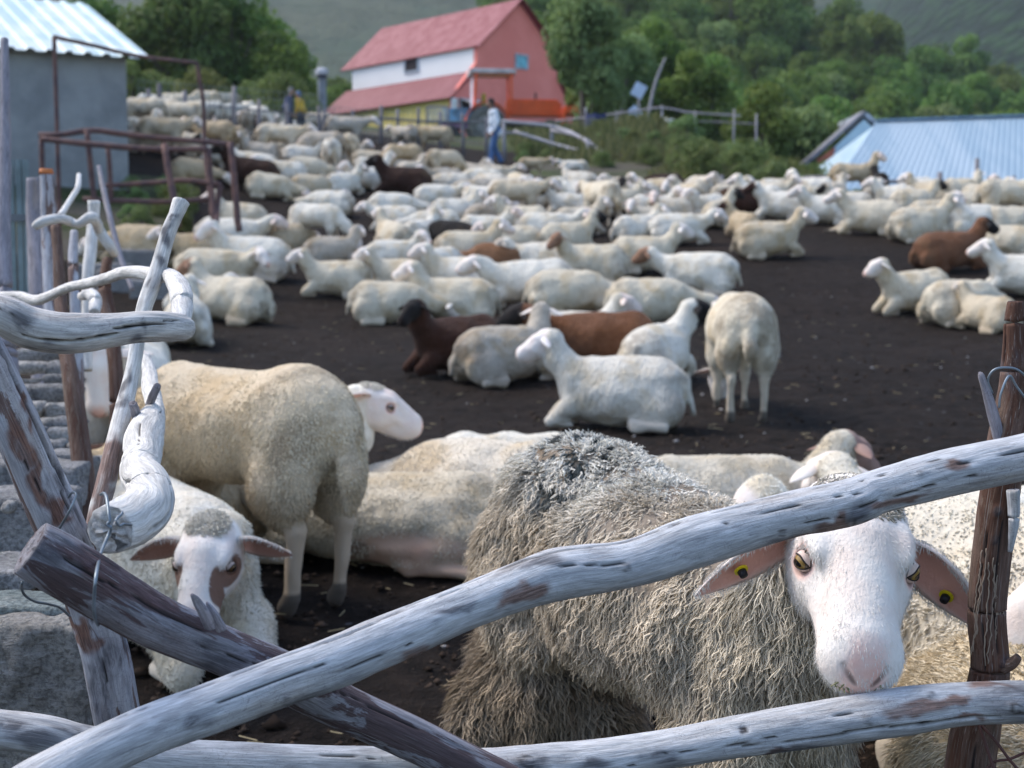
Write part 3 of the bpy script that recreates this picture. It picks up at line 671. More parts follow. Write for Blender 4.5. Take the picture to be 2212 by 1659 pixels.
r2 = log('fence_rail', [(2320, 1512, 47, 1.80), (2212, 1516, 47, 1.80), (2083, 1520, 47, 1.80), (1949, 1537, 53, 1.80), (1771, 1564, 50, 1.80), (1592, 1592, 46, 1.80), (1458, 1616, 43, 1.80), (1300, 1640, 45, 1.80),
     (1194, 1650, 46, 1.80), (1026, 1662, 46, 1.79), (732, 1655, 44, 1.78), (540, 1650, 46, 1.78), (350, 1640, 46, 1.77), (192, 1612, 44, 1.76), (96, 1588, 43, 1.75), (0, 1575, 42, 1.75), (-120, 1560, 42, 1.74)], M_WOOD, 2, .005, 72, .05,
    cracks=[(.03, .30, -35, .0022, .008), (.27, .37, -15, .0014, .005), (.18, .24, 10, .001, .004), (.34, .52, -30, .0012, .005), (.62, .7, 30, .001, .004)],
    knots=[(2196, 1532, 20, .004, .9), (1605, 1577, 12, -.004, 1), (1690, 1622, 14, .003, .6), (1875, 1555, 16, .003, .5), (1420, 1560, 16, .006, .5), (1140, 1645, 24, .002, .7), (2010, 1500, 10, .002, .5)],
    browns=[(1990, 1525, 75, 17, -10), (2060, 1512, 40, 12, -8), (2130, 1478, 50, 8, 0), (1660, 1635, 60, 8, -10), (2090, 1555, 60, 6, -4)],
    stains=[(2190, 1500, 65, 40, 0), (1720, 1625, 90, 9, -9), (1450, 1640, 40, 20, 0), (1140, 1645, 30, 22, 0), (1000, 1650, 30, 20, 0), (80, 1600, 60, 20, 10), (150, 1580, 30, 12, 10), (30, 1560, 30, 20, 0), (1290, 1640, 40, 14, 0)])
tag(r2, 'pale bottom rail running level along the lower edge under the sheep face', 'fence rail', RAILS)
r3 = log('fence_rail', [(66, 1184, 62, 1.50), (115, 1212, 66, 1.51), (206, 1266, 65, 1.54), (335, 1342, 58, 1.58), (479, 1404, 53, 1.63), (613, 1462, 54, 1.67), (741, 1528, 50, 1.72), (875, 1588, 48, 1.74), (1019, 1658, 46, 1.76), (1160, 1725, 46, 1.77)],
    M_WOODD, 3, .004, 72, .05, cracks=[(.0, .35, 20, .002, .008), (.05, .2, 65, .002, .008), (.3, .55, 0, .0015, .006), (.5, .8, 30, .0015, .006)],
    knots=[(352, 1380, 12, .003, .2), (440, 1318, 18, .010, .7)], browns=[(240, 1240, 90, 40, 30), (330, 1290, 50, 20, 30), (150, 1200, 40, 14, 30)], stains=[(470, 1410, 70, 30, 20), (90, 1200, 50, 30, 30)])
tag(r3, 'dark purplish brown rail slanting down from the left, wired to the leaning post', 'fence rail', RAILS)
log('branch_stub', [(455, 1352, 14, 1.585), (440, 1322, 12, 1.565), (424, 1296, 9, 1.555), (414, 1284, 4, 1.55)], M_WOODG, 33, .002, 20, .25, parent=r3, flatcap=False)
log('branch_stub', [(478, 1358, 12, 1.59), (462, 1326, 9, 1.575), (450, 1306, 5, 1.57), (446, 1300, 2, 1.57)], M_WOODG, 34, .002, 20, .25, parent=r3, flatcap=False)
r4 = log('fence_rail', [(-90, 640, 30, 1.62), (-30, 664, 36, 1.62), (15, 684, 44, 1.62), (60, 706, 45, 1.63), (120, 718, 45, 1.64), (180, 719, 43, 1.66), (240, 713, 37, 1.68), (300, 706, 34, 1.70), (350, 705, 33, 1.72), (395, 708, 28, 1.74), (401, 708, 22, 1.745)],
    wood_material('cut_wood', (.60, .58, .56), (.14, .11, .12), sf=.3), 4, .003, 80, .05, cracks=[(.28, .66, -22, .0028, .012), (.62, .86, 2, .0022, .010), (.84, .93, 22, .0016, .006), (.1, .2, 10, .001, .004)],
    knots=[(28, 676, 5, .003, .9), (305, 744, 12, .003, .5)], stains=[(38, 690, 26, 24, 0), (100, 748, 60, 10, 8), (300, 728, 26, 18, 0), (322, 700, 20, 6, 60)])
tag(r4, 'short pale horizontal rail with a long black split, ending mid air at upper left', 'fence rail', RAILS)
lw = log('twisted_log', [(316, 775, 12, 2.60), (322, 800, 15, 2.52), (325, 835, 19, 2.40), (334, 880, 20, 2.28), (322, 915, 34, 2.18), (312, 945, 42, 2.08), (308, 985, 40, 2.0), (302, 1018, 42, 1.92), (322, 1055, 50, 1.85), (318, 1098, 54, 1.78), (280, 1128, 56, 1.71), (238, 1146, 54, 1.66)],
    M_WOODW, 5, .003, 72, .10, cracks=[(.74, .97, -50, .0030, .018), (.55, .7, 20, .001, .004), (.4, .5, -20, .001, .003)], flatcap=False)
tag(lw, 'bleached twisted log running back into the pen from the wire knot', 'log')
log('branch_stub', [(296, 902, 12, 2.14), (291, 885, 10, 2.12), (287, 872, 9, 2.11)], M_WOODG, 51, .002, 20, .1, parent=lw)
log('branch_stub', [(322, 876, 9, 2.25), (330, 855, 9, 2.22), (340, 834, 8, 2.20)], M_WOODG, 52, .002, 20, .1, parent=lw)
b1 = log('leaning_stick', [(391, 436, 19, 2.34), (381, 462, 16, 2.33), (365, 500, 16, 2.32), (352, 545, 16, 2.31), (342, 580, 17, 2.3), (326, 624, 18, 2.28), (312, 666, 17, 2.26), (301, 715, 16, 2.24), (291, 780, 16, 2.22), (280, 834, 17, 2.2), (263, 899, 19, 2.16), (247, 964, 20, 2.12), (229, 1042, 22, 2.08), (212, 1110, 22, 2.05), (190, 1250, 22, 2.0)],
    M_WOODW, 6, .004, 40, .08, stains=[(360, 500, 12, 26, 10), (345, 565, 13, 20, 0), (325, 610, 10, 14, 0), (282, 830, 9, 34, 15), (268, 870, 8, 10, 0), (376, 470, 8, 10, 0)], browns=[(240, 1000, 30, 60, 15), (225, 1080, 30, 50, 15), (205, 1150, 40, 60, 0)])
tag(b1, 'slim leaning stick with dark blotches and a slanting cut top', 'stick')
p2 = log('fence_post', [(-70, 700, 48, 1.72), (-25, 790, 50, 1.73), (30, 910, 52, 1.74), (72, 1005, 52, 1.76), (112, 1095, 53, 1.78), (165, 1215, 54, 1.82), (205, 1330, 52, 1.86), (232, 1430, 50, 1.88), (250, 1530, 50, 1.90), (270, 1640, 50, 1.92), (300, 1960, 50, 1.95)],
    M_WOODP, 7, .004, 72, .06, cracks=[(.02, .33, 52, .004, .014), (.25, .42, 35, .0012, .004), (.3, .55, 60, .0018, .006), (.42, .62, -10, .0015, .005), (.15, .3, -15, .001, .004)],
    browns=[(40, 960, 25, 60, -20), (85, 1050, 16, 60, -20), (120, 1110, 20, 30, 0), (190, 1380, 14, 40, 0), (60, 880, 8, 50, -20)], stains=[(215, 1480, 34, 90, 0), (260, 1400, 8, 60, 0), (130, 1060, 8, 60, -20)])
tag(p2, 'thick grey post leaning right at the left edge, carrying the dark rail', 'fence post')
p1 = log('fence_post', [(2193, 653, 17, 1.90), (2191, 700, 22, 1.90), (2191, 760, 25, 1.90), (2187, 860, 34, 1.90), (2173, 960, 41, 1.90), (2161, 1052, 42, 1.90), (2143, 1186, 42, 1.90), (2132, 1320, 41, 1.90), (2138, 1454, 43, 1.90), (2112, 1565, 52, 1.90), (2096, 1660, 54, 1.90), (2070, 1900, 55, 1.9)],
    M_WOODB, 8, .004, 72, .06, cracks=[(.3, .62, -20, .0012, .005), (.35, .66, 25, .0015, .006), (.02, .12, -60, .002, .008), (.7, .9, 0, .0015, .006)],
    knots=[(2155, 1105, 13, .004, .7), (2150, 1165, 13, .002, .6), (2174, 1436, 20, .012, .5)], stains=[(2180, 800, 22, 40, 0)])
tag(p1, 'reddish brown upright post with insect trails at the right edge', 'fence post')
pb = MB(); rg = np.random.default_rng(5)      # pale insect trails winding down the bark
for k in range(11):
    x = 2118 + 6 * k + rg.normal(0, 2); y0 = 1180 + rg.random() * 40; y1 = y0 + 150 + rg.random() * 110
    yy = np.arange(y0, min(y1, 1440), 7); xx = x + np.cumsum(rg.normal(0, 1.6, len(yy))) - (yy - y0) * .05
    pb.tube([W(a, b_, 1.9 - math.sqrt(max(1e-6, 1 - min(.97, abs(a - (2143 - (b_ - 1186) * .06)) / 42) ** 2)) * .0262) for a, b_ in zip(xx, yy)], .0008, 5, .3, k)
pb.build('insect_trails', flat('trail_dust', (.24, .19, .15), .9), p1, True)
log('branch_stub', [(2160, 955, 12, 1.89), (2148, 905, 12, 1.88), (2132, 850, 10, 1.87), (2119, 812, 7, 1.865), (2116, 806, 3, 1.865)], M_WOODG, 81, .003, 20, .12, parent=p1)
log('branch_stub', [(2165, 1440, 16, 1.88), (2186, 1432, 12, 1.87), (2200, 1418, 9, 1.865)], M_WOODB, 82, .002, 20, .3, parent=p1, flatcap=False)
log('grey_bark', [(2188, 1060, 14, 1.868), (2190, 1120, 12, 1.868), (2182, 1190, 5, 1.872)], M_WOOD, 83, .003, 24, .2, parent=p1)

M_WIRE = flat('galvanised_wire', (.20, .24, .28), .45, .5, .2, 30, metal=.6)
def wire(pts, label, r=.0016, mat=None, name='wire', cat='wire'):
    A = resample([list(W(x, y, d)) for x, y, d in pts], .003); b = MB(); b.tube(A, r, 8)
    return tag(b.build(name, mat or M_WIRE, smooth=True), label, cat)
wire([(128, 1142, 1.725), (148, 1108, 1.70), (160, 1082, 1.70), (164, 1068, 1.705), (156, 1064, 1.72), (148, 1074, 1.735)], 'short wire loop over the right side of the leaning post')
wire([(218, 1068, 1.66), (224, 1066, 1.645), (230, 1075, 1.63), (235, 1110, 1.605), (237, 1128, 1.6), (228, 1132, 1.6), (240, 1140, 1.6), (232, 1160, 1.6), (218, 1195, 1.56), (208, 1240, 1.475), (203, 1300, 1.475), (205, 1335, 1.50), (212, 1350, 1.56)], 'long bent wire lashing the dark rail to the twisted log', .002)
wire([(284, 1134, 1.62), (266, 1132, 1.60), (258, 1136, 1.595), (250, 1124, 1.59), (262, 1112, 1.6), (264, 1106, 1.605)], 'twisted wire end sticking out of the split log')
wire([(48, 1258, 1.50), (47, 1272, 1.52), (56, 1288, 1.54), (78, 1300, 1.56), (100, 1304, 1.58), (128, 1312, 1.64), (150, 1330, 1.74)], 'loose wire end curling out below the dark rail')
wire([(2144, 850, 1.87), (2134, 822, 1.865), (2146, 800, 1.86), (2170, 794, 1.86), (2200, 800, 1.865), (2230, 830, 1.88)], 'wire loop around the top of the right post')
wire([(2158, 880, 1.86), (2162, 850, 1.855), (2180, 812, 1.86), (2198, 838, 1.87), (2230, 880, 1.88)], 'wire strand hanging across the right post above the rail')
M_THORN = flat('thorn_stem', (.10, .045, .04), .7)
wire([(2112, 1560, 1.84), (2126, 1600, 1.82), (2140, 1640, 1.81), (2160, 1700, 1.80)], 'dark thorny twig hanging from the bottom rail at the right post', .0022, M_THORN, 'twig', 'twig')
wire([(2118, 1565, 1.84), (2150, 1600, 1.81), (2180, 1640, 1.80), (2215, 1680, 1.80)], 'second dark twig slanting right below the bottom rail', .002, M_THORN, 'twig', 'twig')
wire([(2130, 1662, 1.81), (2150, 1645, 1.81), (2180, 1640, 1.80), (2215, 1625, 1.79)], 'thin thorn twig crossing the others in the lower right corner', .0018, M_THORN, 'twig', 'twig')

# ---- posts, rails and branches of the older fence further left
def stick(pts, mat, label, seed, name='fence_post', cat='fence post', group=None, lump=.08):
    return tag(log(name, pts, mat, seed, .012, 28, lump, .001), label, cat, group)
stick([(10, 85, 8, 4.0), (12, 300, 12, 3.9), (8, 550, 16, 3.8), (14, 760, 24, 3.7), (20, 1000, 28, 3.6), (24, 1500, 28, 3.5)], M_WOODG, 'tall dark upright pole at the far left edge', 11)
stick([(78, 385, 20, 5.3), (82, 480, 24, 5.3), (88, 640, 24, 5.2), (95, 900, 24, 5.1)], M_WOODG, 'broad grey upright slab between the edge pole and the pale stump', 12)
sp = stick([(100, 377, 14, 5.0), (104, 420, 16, 5.0), (108, 520, 18, 5.0), (114, 700, 18, 4.9)], M_WOODP, 'pale post with an orange capped top beside the grey slab', 13)
b = MB(); c = W(100, 371, 5.0); b.tube([c + Vector((0, 0, -.008)), c + Vector((0, 0, .010))], [.026, .022], 14, .1); b.build('rust_cap', flat('rust_cap', (.45, .16, .06)), sp, True)
stick([(171, 378, 5, 4.8), (168, 405, 6, 4.7), (150, 435, 6, 4.6), (130, 466, 7, 4.5)], M_WOODW, 'thin white branch pointing up right behind the curved rail', 14, 'branch', 'branch')
cr = stick([(76, 490, 9, 3.9), (90, 480, 11, 3.9), (127, 472, 10, 3.95), (150, 478, 10, 4.0), (168, 484, 9, 4.0), (186, 474, 11, 4.0), (198, 470, 13, 4.0), (208, 480, 11, 4.05), (216, 500, 11, 4.1), (236, 530, 11, 4.1), (247, 548, 9, 4.15)], M_WOODW, 'wavy bleached branch resting across the upright posts', 15, 'branch', 'branch')
stick([(120, 490, 10, 3.6), (126, 560, 11, 3.55), (130, 640, 13, 3.5), (140, 740, 15, 3.4), (158, 850, 20, 3.3), (172, 950, 22, 3.25), (182, 1060, 24, 3.2), (190, 1300, 24, 3.1)], M_WOODB, 'dark brown crooked post below the wavy branch', 16)
stick([(160, 500, 8, 4.1), (158, 560, 11, 4.05), (160, 620, 11, 4.0), (168, 760, 12, 3.95), (175, 1000, 12, 3.9)], M_WOODP, 'thin grey post next to the crooked post', 17)
stick([(203, 434, 13, 4.5), (202, 470, 12, 4.5), (196, 540, 13, 4.45), (190, 605, 12, 4.4), (188, 800, 12, 4.3)], M_WOODW, 'short straight whitish post with a rounded top', 18)
stick([(232, 560, 10, 4.2), (226, 620, 14, 4.15), (236, 690, 16, 4.1), (250, 800, 16, 4.0), (255, 980, 16, 3.9)], M_WOODB, 'reddish brown post behind the leaning stick', 19)
stick([(214, 360, 5, 6.0), (226, 420, 6, 5.9), (240, 480, 6, 5.8), (262, 560, 6, 5.7), (286, 625, 5, 5.6)], M_WOODG, 'long thin dark branch slanting down right behind the posts', 20, 'branch', 'branch')
stick([(-20, 642, 9, 3.4), (36, 638, 9, 3.3), (81, 648, 11, 3.2), (146, 622, 10, 3.0), (190, 612, 11, 2.85), (228, 602, 12, 2.7), (262, 590, 13, 2.55), (298, 588, 14, 2.45), (330, 594, 16, 2.4), (366, 596, 17, 2.3), (384, 618, 23, 2.15), (393, 650, 24, 2.0), (390, 690, 22, 1.92), (372, 722, 20, 1.88)], M_WOODW, 'curving bleached rail behind the short split rail', 21, 'fence_rail', 'fence rail')
stick([(176, 640, 9, 3.6), (196, 636, 13, 3.5), (206, 650, 14, 3.45), (204, 676, 12, 3.4)], M_WOODW, 'white knobbly stump in the gap under the curving rail', 22, 'stump', 'stump')
sl = empty('slat_gate', W(45, 640, 6.2), label='faded blue green slatted gate behind the left posts', cat='gate')
for k, x in enumerate((28, 44, 58)):
    b = MB(); a = W(x, 345, 6.2) - sl.location; c = W(x + 2 * k, 720, 6.2) - sl.location; mid = (a + c) / 2
    b.box(mid, (.024, .015, a.z - c.z)); b.build('slat', flat('slat_paint', (.17, .23, .25), var=.4), sl)
for y in (470, 640):
    b = MB(); b.box(W(44, y, 6.16) - sl.location, (.13, .015, .03)); b.build('crossbar', flat('slat_bar', (.13, .15, .17)), sl)

# ---------------------------------------------------------------- stones at the left
def stone_mat(name, c1, c2, lichen=(.35, .36, .34)):
    m = Mat(name, .9, .2); o = m.obj(); a = m.noise(o, 5, 6, .65); b_ = m.noise(m.scale(o, (1, 1, 5)), 16, 6, .7); f = m.noise(o, 110, 4, .7)
    c = m.mix(m.ramp(a, .3, .7), c1, c2); c = m.mix(m.ramp(b_, .52, .7, 0, .7), c, lichen); c = m.mix(m.ramp(f, .35, .6, .65, 0), c, tuple(x * .3 for x in c1))
    m.col(c); m.bump(m.math('ADD', b_, f), 1., .010); return m.m
M_ST = stone_mat('grey_schist', (.19, .19, .195), (.35, .35, .36)); M_STL = stone_mat('pale_step_stone', (.30, .29, .28), (.46, .45, .44), (.5, .5, .5))
M_GRIT = stone_mat('gritty_concrete', (.25, .24, .225), (.35, .34, .32), (.36, .36, .37))
def slab(lo, hi, seed, rough=.02, fine=.004, h=.012, lay=0.):
    lo = np.array(lo, float); hi = np.array(hi, float); c = (lo + hi) / 2; r = (hi - lo) / 2
    g = [np.arange(lo[i] - .03, hi[i] + .03 + h, h) for i in range(3)]
    P = np.stack(np.meshgrid(*g, indexing='ij'), -1); q = np.abs(P - c) - r + .012
    F = np.linalg.norm(np.maximum(q, 0), axis=-1) + np.minimum(q.max(-1), 0) - .012
    F += rough * fbm(P * 7 + seed, 3) + fine * fbm(P * 40 + seed, 2) + lay * vnoise(P * np.array([3, 3, 45]) + seed)
    return surfnets(F, np.array([x[0] for x in g]), h)
def stone(lo, hi, seed, mat, label, **kw):
    V, Q = slab(lo, hi, seed, **kw); c = V.mean(0); c[2] = V[:, 2].min()
    o = mesh_obj('stone', V - c, Q, mat); o.location = c
    return tag(o, label, 'stone')
def px_slab(x0, x1, ytop, ybot, Y, depth, seed, mat, label, **kw):
    a = W(x0, ytop, Y); b_ = W(x1, ybot, Y); return stone((a.x, Y, b_.z), (b_.x, Y + depth, a.z), seed, mat, label, **kw)
steps = empty('stone_steps', (W(100, 1020, 3.6).x, 3.7, 0), label='stack of pale flat stone steps behind the leaning post', cat='steps')
rg = np.random.default_rng(11)
y0 = 758; k = 0
while y0 < 1020:
    hh = rg.integers(16, 38); Yk = 4.3 - .0042 * (y0 - 758); x = -30
    while x < 150:
        wd_ = rg.integers(50, 130); a = W(x, y0 + rg.integers(-3, 4), Yk + rg.random() * .08); b_ = W(min(x + wd_, 165 + rg.integers(-10, 8)), y0 + hh, Yk)
        V, Q = slab((a.x, a.y, b_.z - .012), (b_.x, Yk + .09, a.z), int(k * 7 + x), rough=.016, fine=.007, lay=.012, h=.011)
        mesh_obj('step', V - np.array(steps.location), Q, M_STL if (k + x) % 3 else M_ST, steps); x += wd_ + 3
    y0 += hh + 2; k += 1
px_slab(-60, 175, 1000, 1100, 3.1, .2, 31, M_ST, 'rough grey block below the pale steps')
px_slab(-90, 120, 1080, 1240, 2.7, .2, 32, M_ST, 'dark rounded block above the flat green slab')
px_slab(105, 168, 1020, 1075, 3.3, .3, 35, M_STL, 'small pale stone squeezed between the two left posts', h=.008)
px_slab(-90, 70, 1235, 1290, 2.45, .2, 36, M_ST, 'split grey block at the left edge beside the loose wire')
px_slab(-90, 178, 1300, 1345, 2.12, .14, 33, stone_mat('green_slate', (.13, .16, .16), (.26, .30, .30)), 'flat greenish slate slab lying on the gritty block', rough=.006, lay=.012, h=.007)
px_slab(-110, 188, 1352, 1760, 2.06, .13, 34, M_GRIT, 'big gritty concrete block in the lower left corner', rough=.016, fine=.012, h=.007)
px_slab(-10, 25, 1085, 1120, 2.6, .05, 37, M_STL, 'small bluish white stone at the left edge', h=.006)
# ---------------------------------------------------------------- near sheep
CAT = 'sheep'
M_FLEECE = Mat('fleece_locks', .95, .05); _c = M_FLEECE.attr('fc', 'Color'); M_FLEECE.col(_c)
M_FLEECE.b.inputs['Sheen Weight'].default_value = .2; M_FLEECE = M_FLEECE.m
def place_root(name, x, y, heading, label, group=None, dz=0., z=None):
    return empty(name, (x, y, (gz(x, y) if z is None else z) + dz), math.radians(heading), label, CAT, group)
def make(geo, root, wool, face, mat=None):
    o = mesh_obj('body', geo['V'], geo['Q'], mat or M_SHEEPN, root, attrs=geo['at']); set_tint(o, wool, face); return o
def add_fleece(geo, root, n, length, rad, colf, **kw):
    N = vert_normals(geo['V'], geo['Q']); w = 1 - geo['at']['skin']; w = w * (1 - geo['at']['hoof'])
    wts = kw.pop('wts', None); w = w if wts is None else wts
    R, F, at = fleece(geo['V'], geo['Q'], N, w, n, length, rad, **kw)
    col = colf(at['root'], at['tone'], at['tip'])
    return mesh_obj('fleece', R, F, M_FLEECE, root, attrs=dict(fc=col))
def eyes(geo, root, iris=(.10, .06, .03), r=.0118, sz=1.0, side=(1, -1), lids=True):
    R, ho, hs = geo['R'], geo['ho'], geo['hs']; lidm = flat('eyelid', (.60, .48, .43), .9, .1); lashm = flat('lash', (.03, .022, .02), .6)
    m = Mat('sheep_eye', .12, .5); p = m.obj(); s = m.n('SeparateXYZ'); m.l(p, s.inputs[0])
    rad = m.n('VectorMath', operation='LENGTH'); m.l(m.scale(p, (1, 0, 1)), rad.inputs[0])
    ir = m.ramp(rad.outputs['Value'], .0090 * hs, .0104 * hs, 1, 0)
    pu = m.n('VectorMath', operation='LENGTH'); m.l(m.scale(p, (1, 0, 1.9)), pu.inputs[0]); pu = m.ramp(pu.outputs['Value'], .0065 * hs, .0075 * hs, 1, 0)
    m.col(m.mix(pu, m.mix(ir, (.10, .075, .06), iris), (.008, .008, .01)))
    for sd in side:
        c = R @ np.array([.042, sd * .0592, .010]) + ho
        V, Q = solidify([ell((0, 0, 0), (r * hs, r * hs, r * hs))], .0028)
        e = mesh_obj('eye', V, Q, m.m, root); e.location = c
        Rm = Matrix((R / hs).tolist()) @ Matrix.Rotation(math.radians(-28 * sd), 3, 'Z'); e.rotation_euler = Rm.to_euler()
        if lids:
            Rn_ = np.array(Rm); rr = r * hs * 1.07
            def pt(a, e, k=1.): return Rn_ @ (np.array([math.sin(a) * math.cos(e), sd * math.cos(a) * math.cos(e), math.sin(e)]) * rr * k) + c
            def shell(up, e0, nm):
                n1, n2 = 17, 7; V = []
                for i in range(n1):
                    a = -1.45 + 2.9 * i / (n1 - 1); e1 = up * e0 * max(0, math.cos(a * 1.1)) + (.05 if up > 0 else -.02)
                    for j in range(n2): t = j / (n2 - 1); V.append(pt(a, e1 + (up * 1.35 - e1) * t, 1 + .02 * math.sin(min(1, t * 2) * 1.57)))
                Q = np.array([[i * n2 + j, (i + 1) * n2 + j, (i + 1) * n2 + j + 1, i * n2 + j + 1] for i in range(n1 - 1) for j in range(n2 - 1)])
                mesh_obj(nm, V, Q, lidm, root)
                L = MB(); L.tube([V[i * n2] for i in range(n1)], [.0004] + [(.0011 if up > 0 else .0007) * hs] * (n1 - 2) + [.0004], 6); L.build('lash_line' if up > 0 else 'eye_rim', lashm, root, True)
            shell(1, .80, 'upper_eyelid'); shell(-1, .42, 'lower_eyelid')
def tags(geo, root, which=(0, 1), bent=.0):
    my = flat('tag_yellow', (.75, .62, .02), .4, .4, .1); mk = flat('tag_black', (.02, .02, .025), .5)
    for i in which:
        b, t, f = [np.array(q, float) for q in geo['ears'][i]]; R, ho, hs = geo['R'], geo['ho'], geo['hs']
        b = R @ b + ho; t = R @ t + ho; f = (R / hs) @ f; ax = (t - b) / np.linalg.norm(t - b); f = f - ax * (f @ ax); f /= np.linalg.norm(f)
        w = np.cross(ax, f); p = b + (t - b) * .56 - f * .004 + w * .004
        for q, nm in ((p + f * .006, 'tag_disc'), (p - f * .016, 'tag_plate')):
            B = MB()
            if nm == 'tag_disc':
                B.tube([q - f * .0015, q + f * .0015], .0112, 24); d = B.build('ear_tag', my, root, False)
                K = MB(); K.tube([q + f * .001, q + f * .007, q + f * .0115], [.0072, .007, .0062], 16); K.build('stud', mk, d, True)
            else:
                B.box(q - ax * .004, (.026, .003, .034), np.stack([ax, f, w], 1)); B.build('ear_tag', my, root)

def face_hair(g, root, n, tone=(.84, .82, .79), tuft=0):
    N = vert_normals(g['V'], g['Q']); at_ = g['at']; lp = (g['V'] - g['ho']) @ g['R'] / g['hs'] ** 2
    w = at_['skin'] * (1 - at_['pink']) * (1 - at_['dark']) * (1 - at_['patch']) * (np.linalg.norm(lp - np.array([.06, 0, 0]), axis=1) < .2)
    H, F, at = fleece(g['V'], g['Q'], N, w, n, .009, .0005, down=.9, out=.4, curl=.05, seed=19, seg=2, sides=3)
    mesh_obj('face_hair', H, F, M_FLEECE, root, attrs=dict(fc=np.clip(np.array(tone)[None] * (.75 + .35 * at['tone'])[:, None], 0, .95)))
    if tuft:
        cap = sstep(-np.linalg.norm(lp - np.array([-.045, 0, .062]), axis=1), -.058, -.035)
        H, F, at = fleece(g['V'], g['Q'], N, cap, tuft, .018, .0018, down=.3, out=.8, curl=.3, seed=20, seg=4, blunt=.4)
        mesh_obj('poll_tuft', H, F, M_FLEECE, root, attrs=dict(fc=np.clip(np.array([.78, .74, .65])[None] * (.75 + .35 * at['tone'])[:, None], 0, .95)))
# --- the shaggy ewe looking through the rails
def build_hero():
    hd = -58
    # the face is turned to the photographer: everything below is in the sheep's own frame
    cx, cy = .285, 2.52
    root = place_root('shaggy_sheep', cx, cy, hd, 'shaggy grey fleeced ewe with a white face looking out between the rails')
    hw = np.array([(1862 - 1106) / FPX * 1.93, 1.97, 0]); hz = W(1852, 1190, 1.96).z - root.location.z
    SCL = .93; root.scale = (SCL,) * 3
    a = math.radians(hd); d = (hw[:2] - np.array([cx, cy])) / SCL; hz /= SCL; lx = d[0] * math.cos(a) + d[1] * math.sin(a); ly = -d[0] * math.sin(a) + d[1] * math.cos(a)
    face = math.radians(-96 - hd); pit = math.radians(28); hs = 1.29
    R = frame(face, pit, math.radians(0)) * hs
    ne = np.array([lx, ly, hz]) - R @ np.array([.055, 0, .01])
    nb = np.array([.32, -.01, .43])
    # neck description: reach and height so that the neck ends at ne
    ny = math.atan2(ne[1] - nb[1], ne[0] - nb[0]); reach = math.hypot(ne[0] - nb[0], ne[1] - nb[1])
    ears = [((-.012, .060, .002), (.028, .168, -.080), (.9, -.25, -.35)), ((-.012, -.060, .002), (.020, -.172, -.078), (.9, .25, -.35))]
    g = sheep_geo('stand', 'level', yaw=ny / .75, hyaw=face, hpitch=pit, roll=math.radians(-6), h=.010, seed=4, fat=1.05, hs=hs, fine=True,
                  neck=(nb, reach, ne[2], pit), ears=ears, wool_thick=.014, lump=.016, earw=.066, tilt=.11, drop=.05)
    o = make(g, root, (.26, .22, .18), (.80, .77, .74))
    def colf(P, tone, tip):
        n1 = vnoise(P * 6) * .5 + .5; n2 = vnoise(P * 22 + 9) * .5 + .5
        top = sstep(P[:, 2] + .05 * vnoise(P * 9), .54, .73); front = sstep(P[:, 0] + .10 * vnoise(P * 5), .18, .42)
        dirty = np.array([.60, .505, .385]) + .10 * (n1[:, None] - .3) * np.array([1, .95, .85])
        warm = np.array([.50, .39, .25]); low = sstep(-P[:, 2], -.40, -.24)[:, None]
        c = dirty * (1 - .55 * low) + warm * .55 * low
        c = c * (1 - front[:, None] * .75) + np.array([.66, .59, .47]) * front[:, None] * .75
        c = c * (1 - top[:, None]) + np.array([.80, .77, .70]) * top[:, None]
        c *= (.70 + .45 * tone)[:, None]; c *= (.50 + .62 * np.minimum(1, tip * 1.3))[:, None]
        dye = sstep(vnoise(P * np.array([60, 60, 60]) + 3) + .55 * vnoise(P * 11 + 5), .20, .36) * sstep(P[:, 2], .54, .62) * np.exp(-(((P[:, 0] + .22) / .15) ** 2 + ((P[:, 1] + .05) / .15) ** 2) ** 2)
        return np.clip(c * (1 - dye[:, None]) + np.array([.02, .035, .04]) * dye[:, None], .01, .9)
    # longer locks over the whole trunk and a short woolly cap
    lp0 = (g['V'] - g['ho']) @ g['R'] / hs ** 2; hm = sstep(d_cone(lp0, (-.045, 0, -.01), (.18, 0, -.03), 0, 0), .076, .088)
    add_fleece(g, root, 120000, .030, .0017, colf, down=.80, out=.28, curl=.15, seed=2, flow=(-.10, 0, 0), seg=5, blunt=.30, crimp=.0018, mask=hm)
    cap = sstep(-np.linalg.norm((g['V'] - g['ho']) @ g['R'] / hs ** 2 - np.array([-.035, 0, .062]), axis=1), -.066, -.045)
    add_fleece(g, root, 5200, .011, .0017, lambda P, t, k: np.clip(np.array([.66, .61, .52])[None] * (.7 + .4 * t)[:, None], 0, .9), down=.2, out=.5, curl=.3, seed=7, seg=4, blunt=.5, crimp=.002, flow=(.3, 0, 0), wts=cap)
    eyes(g, root, (.30, .19, .06)); tags(g, root)
    # fine white hairs on the face and ear rims
    N = vert_normals(g['V'], g['Q']); skin = g['at']['skin'] * (1 - g['at']['pink']) * (1 - g['at']['dark']) * (g['V'][:, 2] > .30)
    lp = (g['V'] - g['ho']) @ g['R'] / hs ** 2
    skin = skin * (np.linalg.norm(lp - np.array([.07, 0, 0]), axis=1) < .26)
    fl = (g['R'] @ np.array([-1, 0, 0])) * .0
    H, F, at = fleece(g['V'], g['Q'], N, skin, 26000, .010, .00040, down=.9, out=.35, curl=.05, seed=9, seg=2, sides=3)
    c = np.array([.84, .82, .79])[None] * (.8 + .3 * at['tone'])[:, None]
    mesh_obj('face_hair', H, F, M_FLEECE, root, attrs=dict(fc=np.clip(c, 0, .95)))
    # green cud and dirt round the nostrils
    rg = np.random.default_rng(2)
